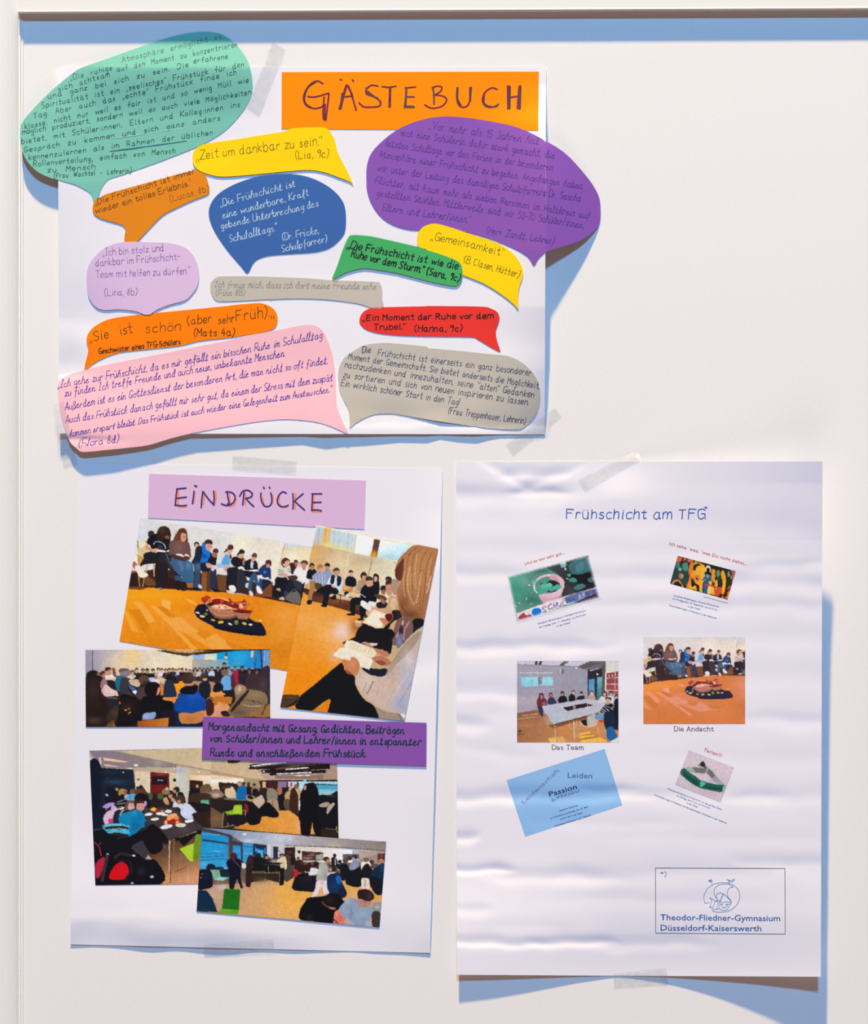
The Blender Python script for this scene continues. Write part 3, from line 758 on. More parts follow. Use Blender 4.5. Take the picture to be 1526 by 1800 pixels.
PORT.run('''
T 520 910 5.87
f c8a878
g ffffff f4f2ea 600,160 900,300 200,60 1500,300 1500,600 150,300
g b8ccdc c8d8d8 230,110 620,200 215,90 630,175 600,360 170,270
s e0b870 290,110 360,110 330,290 270,280
l c89858 10 310,100 300,260
b f0d070 .9 320,280 60,30
b f0d878 .8 470,310 130,24
l 98b0c0 5 400,130 385,290
l 98b0c0 4 450,130 440,300
l b0c4cc 5 500,150 490,320
l 98b0b0 6 545,150 530,330
l a8c0c8 5 585,160 570,340
l e0c890 10 625,175 600,355
l b0906c 6 240,110 225,260
l f0d898 10 215,85 640,160 900,225 1240,280
b f0d070 .8 1160,275 50,16
p f8faf8 640,178 805,215 775,400 610,360
p 5a4030 808,218 870,228 835,405 773,395
b e89818 1 805,380 34,40
g f8fcff b8e0ec 900,230 1000,440 872,230 1240,290 1090,450 840,405
b a0d4e4 .7 960,410 90,40
l a8ccd8 3 1000,290 1010,400
l a8ccd8 3 1050,310 1000,420
l a8ccd8 3 960,330 1010,400
g c8a070 e8dcb8 160,300 1000,600 175,270 1060,460 1020,900 100,800
b dfae68 .8 200,370 90,130
b b0a080 .5 700,440 200,60
b c8c8b0 .6 920,520 120,100
b e8d8b0 .6 450,470 120,100
l e8e0c8 5 545,370 505,640
l 8c7c50 7 790,410 745,610
l c09040 8 1005,458 1032,463
# floor
T 480 1080 5.45
g e89838 f08c08 300,100 100,700 0,-260 300,-230 620,-120 900,60 900,400 600,800 100,1000 -60,1000
b f8b468 .7 560,200 150,130
b e8d0d8 .85 660,160 90,100
b e0b8b0 .7 600,400 70,60
b f8b060 .5 330,50 200,100
b e88404 .8 300,600 200,120
l d88010 3 150,200 600,290
l d88010 3 180,330 480,380
l f0a040 3 200,80 560,150
l f0a040 3 130,500 420,560
l e08a18 3 300,60 600,130
T 520 910 5.87
s 4a2414 0,700 120,800 170,860 360,900 640,1000 800,1060 700,980 640,900 560,860 400,830 200,760
p 5a3420 180,800 640,870 700,960 500,950 180,860
b b06028 .5 430,860 140,24
b 8a4420 .6 620,1120 60,80
# seated people, back row left to right
m 4a2c20 c08870 3a2420 10,480 26
s e4e2e0 10,540 60,510 120,520 138,600 130,670 60,680 0,640
e 5a3424 92,470 36,34
s c08468 62,480 110,480 110,530 75,540
s 1a1820 0,650 70,680 80,720 50,860 0,830
m 241818 b07860 181418 165,500 26
s 8c98ac 290,540 350,530 375,590 360,640 320,620
e 1c1818 325,490 28,26
s b88068 305,500 342,500 335,540 310,540
s 9098b8 190,580 250,550 310,580 330,640 290,700 220,690 165,620
l d8dcec 4 200,580 220,680
l d8dcec 4 235,570 245,690
l d8dcec 4 270,570 270,690
l d8dcec 4 300,590 295,680
e b07050 250,510 32,34
s d09880 240,520 275,520 270,560 240,560
s a87848 150,650 200,660 240,700 180,770 160,850 120,830 140,740
s 5a3c24 200,670 270,690 250,750 200,730
s 20120e 120,850 165,855 160,890 115,890
s d4dce8 360,600 420,580 470,610 480,680 450,770 400,730 330,690 330,650
s 18202c 365,600 400,590 390,680 355,675
s 18202c 430,600 470,620 460,690 425,700
e 3a2820 418,550 36,34
s c89078 395,550 445,545 440,595 410,610 395,590
s 15151d 290,700 370,690 440,750 420,790 350,790 330,880 320,910 270,910 285,800 240,780 200,760
s d8a890 370,690 410,710 400,725 370,710
s 1a1010 260,900 310,900 310,922 260,915
s 151418 360,820 410,790 410,840 370,840
s 14151d 520,620 570,600 620,640 620,700 580,710 510,690
e 241a1a 568,560 22,20
s d8a490 553,565 585,565 582,600 556,600
p c88040 490,700 590,710 585,770 480,755
p e0a868 495,705 560,712 555,745 490,740
p 18161c 500,760 545,760 540,790 500,800
l 2a1a16 8 430,790 610,830
l 2a1a16 7 460,800 455,890
l 2a1a16 7 570,840 570,910
p d8dce0 510,800 540,780 550,815 515,820
p d08c4c 610,735 690,740 680,790 600,775
s c0b0a8 600,740 640,690 690,720 650,770
m 3a2420 c89078 b09070 700,600 32
e 3a2018 700,600 34,38
s c8907c 685,600 725,600 720,645 690,645
s 141318 800,640 850,640 865,720 850,790 800,740
e 1a1214 825,620 32,46
s d0a090 808,610 838,610 835,655 810,655
s 12131b 690,710 760,680 830,730 840,800 820,870 720,850 660,800
e 3a2a28 755,635 38,32
s d8987c 725,650 785,650 785,700 740,710 725,680
s 131219 570,840 700,820 760,860 700,900 620,900 610,980 570,990
s 131219 660,900 740,880 720,980 690,1050 665,1030
s 1a1012 530,990 610,985 600,1010 530,1005
s 1a1012 640,1040 690,1040 690,1060 640,1055
e 241c1e 955,630 32,26
s b08068 935,640 975,640 970,680 940,680
e 241c28 905,730 34,34
s 9c6454 880,750 920,745 920,790 885,785
s 5a3c30 810,790 900,800 940,840 900,860 840,830
e 3a2420 970,680 46,44
s c88c70 930,700 980,690 990,790 950,800 930,760
s a88c78 990,640 1060,650 1080,740 1020,800 990,760
s 241820 830,880 920,860 940,920 850,930
s 9c7054 870,830 910,850 920,890 880,870
s e8e0d8 760,860 830,880 810,920 750,890
s e8e4e0 690,850 780,920 770,960 670,905
l f0ece8 7 655,780 720,820
s c8a078 950,830 1000,800 1050,850 1040,930 980,1000 900,980 940,900
s d8b890 1000,830 1050,860 1010,960 970,900
s d8a088 780,920 850,930 930,950 870,965 790,970
p e8d8b8 800,945 930,990 880,1160 690,1080
p f0e4cc 810,960 915,995 875,1130 710,1070
s 5c1020 920,1000 980,990 1000,1030 950,1080 930,1040
s c8805c 860,1040 920,1040 975,1110 960,1140 900,1090
s 1a1418 990,960 1080,960 1090,1030 1020,1060 980,1100 950,1150 900,1140 1000,1040
s 14131a 680,1090 880,1160 990,1150 1010,1300 660,1300 650,1200
e e0c0a0 640,1075 42,14 5
e c89878 650,1108 38,16 5
e b88858 640,1180 40,18 15
# blonde woman in front
s a87048 1240,280 1470,320 1430,520 1380,760 1330,1040 1180,1050 1090,1000 1060,900 1040,760 1080,660 1020,560 1050,450 1120,360
s 5a2c1c 1080,450 1110,420 1110,560 1080,650 1030,620 1025,540
b c89868 .6 1180,600 70,140
b b88450 .6 1300,550 90,200
b 5a3420 .7 1180,1000 120,60
b 6a3c24 .6 1110,880 50,80
c 7a4c2c 7 1250,300 1170,380 1140,560 1130,760 1160,900
c 7a4c2c 6 1300,310 1210,420 1200,640 1210,860
c 845430 7 1360,330 1290,460 1280,700 1280,960
c 7a4c2c 7 1410,350 1350,500 1330,720 1300,960
c 8a5834 5 1440,380 1390,560 1370,720 1330,900
c e0b888 6 1180,500 1150,640 1170,800 1220,900
c e8c498 7 1290,560 1270,740 1240,880
c dcb080 5 1250,360 1230,560 1240,740
c dcb080 5 1400,400 1370,560 1350,700
c e0b080 5 1120,540 1110,700 1130,820
c e8c8a0 7 1390,600 1370,700 1350,780
c 603824 8 1080,900 1150,990 1210,1010
s 1a1618 1210,1050 1320,1050 1300,1140 1220,1200 1180,1180
s 7a5650 1060,1040 1190,1040 1200,1220 1100,1300 980,1300 1020,1120
c d0b0a8 16 1110,1060 1080,1140 1040,1240
c b88c84 14 1170,1070 1120,1160 1110,1260
s 3c282c 1060,1180 1090,1100 1110,1200 1070,1280
T 480 1080 5.45
s 121217 700,260 840,190 1000,130 1160,170 1130,260 1090,330 980,330 900,300 780,270
s 161218 790,250 850,100 1000,150 1130,200 1120,380 1000,300
s 6a6a88 1180,230 1240,180 1230,290 1190,320
b 88a8d0 .6 1210,260 20,40
# sleeve and coat
s c8b0a0 1440,110 1420,180 1400,400 1330,700 1280,930 1180,940 1060,900 960,850 880,790 820,700 780,620 790,550 830,510 940,560 1060,580 1110,480 1160,400 1240,290 1340,180
s a89078 1380,170 1420,180 1330,330 1180,480 1110,560 1070,580 1130,460 1240,300
b a8a8c0 .9 1290,640 110,180
b 9aa4c4 .85 1230,860 90,80
b d8c8b4 .7 900,640 90,80
b b8a08c .6 1150,600 60,120
b dcd4d8 .6 1300,420 50,80
c 8a7460 12 900,760 940,680 960,640
c a48c78 8 860,740 880,690 890,650
c a48c78 7 990,780 1010,720
c c8c4d0 5 1120,850 1200,700 1300,560
c 8890b0 6 1180,880 1260,760 1330,640
s 9a8878 975,890 1080,930 1210,950 1270,960 1255,1040 975,1040
c 6a5c58 8 1200,950 1220,990 1240,1030
p d8e4f4 1215,950 1270,955 1255,1000
# black trousers
s 101014 660,465 700,560 780,590 790,680 870,810 975,890 975,1060 500,1060 520,940 545,810 430,880 360,930 220,900 230,830 270,770 360,700 480,600 600,500
p e07c08 360,930 545,810 515,980 420,960
s 171b2a 870,510 1000,520 1090,520 1060,590 940,580 860,530
# bag at bottom left
s 4a3420 60,780 230,770 250,800 220,860 130,890 60,890
l 1c1410 12 240,820 130,890
l 7a6040 3 80,800 220,790
# open song book
s 4a2418 665,270 700,250 720,260 690,290
p ece0cc 700,250 760,248 1000,340 960,420 700,330 680,300
p f0e4cc 640,320 700,320 965,430 920,530 570,390
p e8dcb8 740,250 990,340 975,410 720,330
l b8a888 3 760,270 740,320
l b8a888 3 790,275 765,335
l b8a888 3 825,285 795,345
l b8a888 3 860,300 830,355
l b8a888 3 895,310 865,370
l b8a888 3 930,325 905,385
l b8a888 3 960,335 935,395
l c8b898 2 640,345 900,440
l c8b898 2 620,365 890,470
l c8b898 2 610,385 880,500
p e0dcd8 840,270 1000,275 990,295 940,300
s c88468 870,265 900,265 960,310 940,320 880,290
s c07858 960,320 1020,335 1100,360 1100,400 1060,400 1000,370
s b87454 945,420 1020,395 1090,420 1130,460 1090,490 1000,470
s 8a4a38 980,450 1040,440 1080,470 1040,490
s c87c50 660,430 740,440 740,410 790,415 830,480 800,580 730,560 690,510
b e09468 .5 760,470 40,40
s 8a4c34 690,520 720,540 770,580 700,560
w .2 1.6
n .014 5
n .026 1.0
''')
ROOM = Canvas(145, 1136, 480, 1284)
ROOM.run('''
T 130 1120 4.239
f 2a1c18
g a49cac e4d4b8 85,0 600,0 80,90 900,90 880,260 80,300
b f0cc88 .9 430,130 70,130
b f0d8a0 .6 330,200 90,80
b f4e0b0 .6 760,210 80,60
b ecdcc0 .5 640,200 90,70
b 8c8498 .5 110,180 60,120
l 5a5468 5 137,100 137,280
p 4a3420 610,97 760,95 1080,97 880,130 845,142 760,130
p c89460 680,97 960,95 1000,100 860,118 760,112
e fff0e0 828,106 6,4
p 5a4020 870,125 1080,97 1000,97 860,118
g b4a898 70a4c0 880,150 1200,150 880,165 1060,160 1340,150 1340,240 880,240
p 98b8dc 885,132 970,125 970,165 885,162
p d4d8c0 970,125 1070,118 1070,165 970,168
p e8dcb0 970,150 1070,160 1070,168 970,168
g 08a0d8 1884c8 1070,100 1340,220 1065,116 1200,102 1460,92 1462,240 1340,230 1160,220 1140,165 1065,165
b 30b0e0 .6 1240,140 70,60
b 60a0b8 .6 1200,200 50,30
p 5a4858 1125,115 1145,112 1142,160 1122,160
p f0c898 1122,142 1143,142 1142,160 1122,160
p c8c4a8 1320,98 1340,98 1335,150 1315,150
l 3a4868 8 1375,95 1345,230
l 4a6a98 8 1355,95 1340,240
l 243458 12 1392,95 1400,235
l b0a0b0 8 1420,95 1415,240
l 2888c8 6 1365,100 1360,230
p 6898c8 1428,95 1460,92 1462,240 1425,240
# floor
g e08820 e89038 640,330 1100,600 600,330 1040,330 1100,400 1200,600 1240,600 960,600 740,440 640,430
s f09820 750,330 820,330 800,390 770,420 740,400
s b08868 890,320 1040,330 1040,400 920,380
p 3a2420 430,265 760,280 890,270 1300,270 1440,250 1462,420 1200,350 1000,330 880,325 640,320 430,330
# back row
m 2a1c1c d8a890 281c20 466,246 14 201818
m 34221c b88468 241a1c 512,248 14 201818
m 2c1e1c a87860 1c1618 545,250 14 201818
m 1e1618 d0a088 181418 588,250 14 201818
m 3a2a24 d8b098 c0a488 627,244 13 b08050
m 4a3428 d8b098 dcdcec 652,246 13 c89868
m 3a2820 c89880 2c2028 684,248 12 241a1c
m 3a2420 c09078 5a3c38 710,244 12 301c1c
m 2a2020 b88870 242432 735,242 11 1c1820
m 5a3c30 c89880 3a2830 757,246 10 2a2028
m 4a3428 d0a890 b8c8e0 781,244 11 6a4838
m 2c1c1c c08870 241820 806,242 12 301c18
m 3a2820 b08870 4a3830 836,246 11 3a2420
m 4a2c24 c89880 6a4c40 864,252 11 3a2420
m 3a2824 b89880 988478 902,242 12 4a3c38
m 342424 c0a090 c8c0bc 936,240 12 302428
m 3a2c30 a88878 544c58 968,242 11 2c2428
m 302428 a08080 343040 996,240 11 242028
m 2a2028 b08c80 b8c4d8 1026,236 12 1c1c28
m 2a2028 a08078 241c28 1072,236 12 201c28
m 241a20 98706c 181620 1120,205 14 181620
m 2c2028 a07c78 8898b8 1152,232 12 241c28
m 3a2430 a87c7c 705868 1200,230 12 2c1c28
m 241c28 806468 1a1620 1252,232 15 161420
m 3a2830 6a5058 302430 1305,250 16 241c28
m 2c2430 705860 342838 1360,256 14 2c2430
s 342830 1400,240 1462,230 1462,440 1400,400
l 5a4048 6 600,290 700,300
s a87850 600,300 640,290 680,330 670,380 640,350
s d8b898 620,290 660,300 690,320 680,350 640,330
s 201820 730,290 770,300 780,340 740,340
p 3a2428 760,280 880,290 880,320 760,330
# left cluster
s 1c1614 100,260 150,245 180,265 170,310 110,320 90,300
e 7a6a48 190,280 22,20
s 281a16 200,260 240,260 245,300 215,310
e b87860 222,285 20,24
s 4a2c20 190,268 215,250 240,260 215,275 200,285
s e0dce0 240,280 300,280 325,310 270,330 235,310
e c48870 255,255 26,30
s 3c2018 228,250 235,226 265,224 285,240 265,238 245,250
s 7c4438 285,232 305,235 310,270 325,300 295,290
s e8c0a0 235,310 290,300 325,315 310,335 240,320
s 281c20 245,320 310,330 320,380 260,380
s 8c7478 345,240 375,232 415,245 415,290 370,300 340,280
s 6a5458 335,260 340,235 380,232 410,240 370,255
s 1c6880 325,290 380,290 400,320 360,400 320,390 305,330
s d8c8b8 400,290 440,280 460,290 440,310 400,315
s 6a4838 420,250 445,245 455,270 440,290 425,285
s c8a898 425,262 442,262 440,290 425,290
s 34343c 350,310 410,305 430,340 400,380 440,440 380,440 340,400
s c8b494 410,320 470,315 495,340 480,370 440,360 420,350
s 2868b0 405,360 440,370 460,390 430,395
p f0f0e8 433,400 468,395 460,425 440,415
e 5c4030 525,320 46,36 15
s a8c4f0 555,305 590,300 610,320 575,335
s d8d0d8 575,320 620,310 640,340 600,345
e 3a2820 540,345 30,20
s 4a3838 490,380 530,370 540,430 520,460 460,440 470,400
l 8a5040 4 440,450 520,462
s 3a1c1c 440,460 520,465 510,520 440,500
# woman left profile, long hair
s 221613 95,330 130,290 180,285 215,300 220,340 205,420 230,480 280,520 300,560 300,668 85,668 85,350
s 9c7078 195,345 215,310 245,330 245,370 225,390 200,380
s c890a0 200,390 250,380 240,420 260,440 230,440
s d8bcb8 230,350 290,390 320,400 320,430 250,440 215,410
l e8c8a8 9 225,400 315,408
l e0c8b8 8 240,430 330,432
l 54504c 14 250,450 320,455
s 1e2028 250,460 320,470 320,520 270,530
b 3a2c24 .6 140,400 50,90
b 584038 .7 150,620 60,26
s 30241c 300,520 350,490 370,520 340,600 260,640 240,580
b 4a3c30 .8 310,560 34,40
# dark middle
s 140e10 350,430 440,440 500,480 520,560 480,640 400,660 320,660 330,560
b 3c2024 .6 400,520 60,50
e f09020 385,541 9,6
l d8a020 5 403,537 415,528
l d8c838 5 402,572 422,556
e e07848 340,490 5,9
s 6a4420 260,640 300,620 290,668 240,668
s 8a5a28 285,650 300,640 305,668 290,668
# woman centre black
s 130d10 525,380 545,345 590,332 630,345 645,380 640,430 600,450 560,440 530,420
s d08878 625,380 642,375 640,410 622,430 612,440
s 100e12 520,440 600,440 640,460 700,470 720,500 700,560 690,600 600,610 500,600 490,540 500,480
s 100c10 610,440 660,445 700,480 740,485 740,540 700,540
s 8c9cc0 520,570 570,560 610,560 600,600 560,612 510,612
b b0c4f0 .5 540,590 18,12
# child blue jumper
s 202c44 680,325 730,320 750,370 765,430 740,460 690,460 665,430
e 1c1614 708,298 22,24
p e09038 660,450 760,445 760,470 740,500 735,480 660,465
# boy royal blue
s 0a4498 790,410 880,380 960,410 990,470 985,540 900,560 800,562 745,530 770,450
b 2060c0 .6 900,440 60,40
s 100c14 800,380 880,345 925,370 900,420 830,425 790,410
e 3c2a24 848,305 44,48
b 5a3c30 .6 870,290 20,24
s c08868 820,350 890,345 880,360 830,362
p 0a1c40 700,540 790,560 965,620 960,668 700,668
s 0c2040 700,600 780,580 790,668 700,668
s 181420 640,560 720,540 760,600 740,660 680,640
p c07030 470,625 705,598 700,668 475,668
g a04c18 c87830 470,0 705,0 470,625 600,612 705,598 700,668 475,668
s c88044 785,565 880,565 965,548 965,610 920,640 850,645 795,635
b a86428 .5 860,610 50,24
# dark jumper person
s 1c1c28 935,350 980,320 1010,340 1020,400 1000,460 960,450 930,400
e 4a3028 962,300 24,24
s d8a888 960,310 990,308 985,322 965,322
# light blue shirt
e 7a5c48 1122,262 28,26
s 68a4d8 1100,310 1130,285 1165,295 1172,340 1170,390 1120,395 1090,370
s 141420 1050,350 1100,345 1110,390 1060,410 1035,400
s 181824 1110,400 1180,395 1200,420 1180,450 1120,445
p f0e8e0 1020,412 1060,408 1070,420 1040,425
p e09848 1015,410 1110,410 1130,425 1060,445 1015,430
p c07028 1060,440 1180,445 1170,500 1070,480 1060,545 1035,540 1030,450
p dc9870 1000,560 1060,500 1160,510 1120,590 960,592
s 3c1c1c 985,470 1030,450 1040,560 990,580
c c88858 5 990,460 1015,450 1040,490
s 4a2c38 1170,290 1205,280 1210,380 1175,385
s a81838 1190,260 1225,260 1225,350 1205,350
s 2c2028 1230,270 1280,280 1260,360 1225,350
# woman right, khaki jacket
s 3a2a30 1290,300 1340,275 1400,285 1440,340 1450,400 1400,410 1340,400 1280,380
b 5a444c .5 1410,350 30,40
s 80684c 1200,400 1290,385 1400,405 1440,440 1440,500 1400,580 1330,592 1160,590 1150,540 1200,470
b a08460 .6 1340,430 60,30
b 5a4630 .7 1230,560 60,30
s a08868 1195,385 1230,350 1280,370 1270,400 1220,430
s d8a890 1225,370 1245,370 1240,400 1225,395
s 2c1e18 1180,520 1290,395 1300,410 1230,500 1170,560
s 2c1a1c 1095,555 1140,550 1160,588 1110,588
l 3c3028 6 1285,462 1310,475
l 3c3028 7 1320,468 1350,485
l 3c3028 6 1365,480 1400,495
c c8b088 5 1260,500 1320,515 1400,510
s 98683c 1320,560 1420,520 1460,500 1462,590 1320,590
l 3a2c1c 8 1400,580 1430,500
w .2 1.6
n .016 5
n .035 1.0
''')
CAFE = Canvas(150, 1300, 605, 1562)
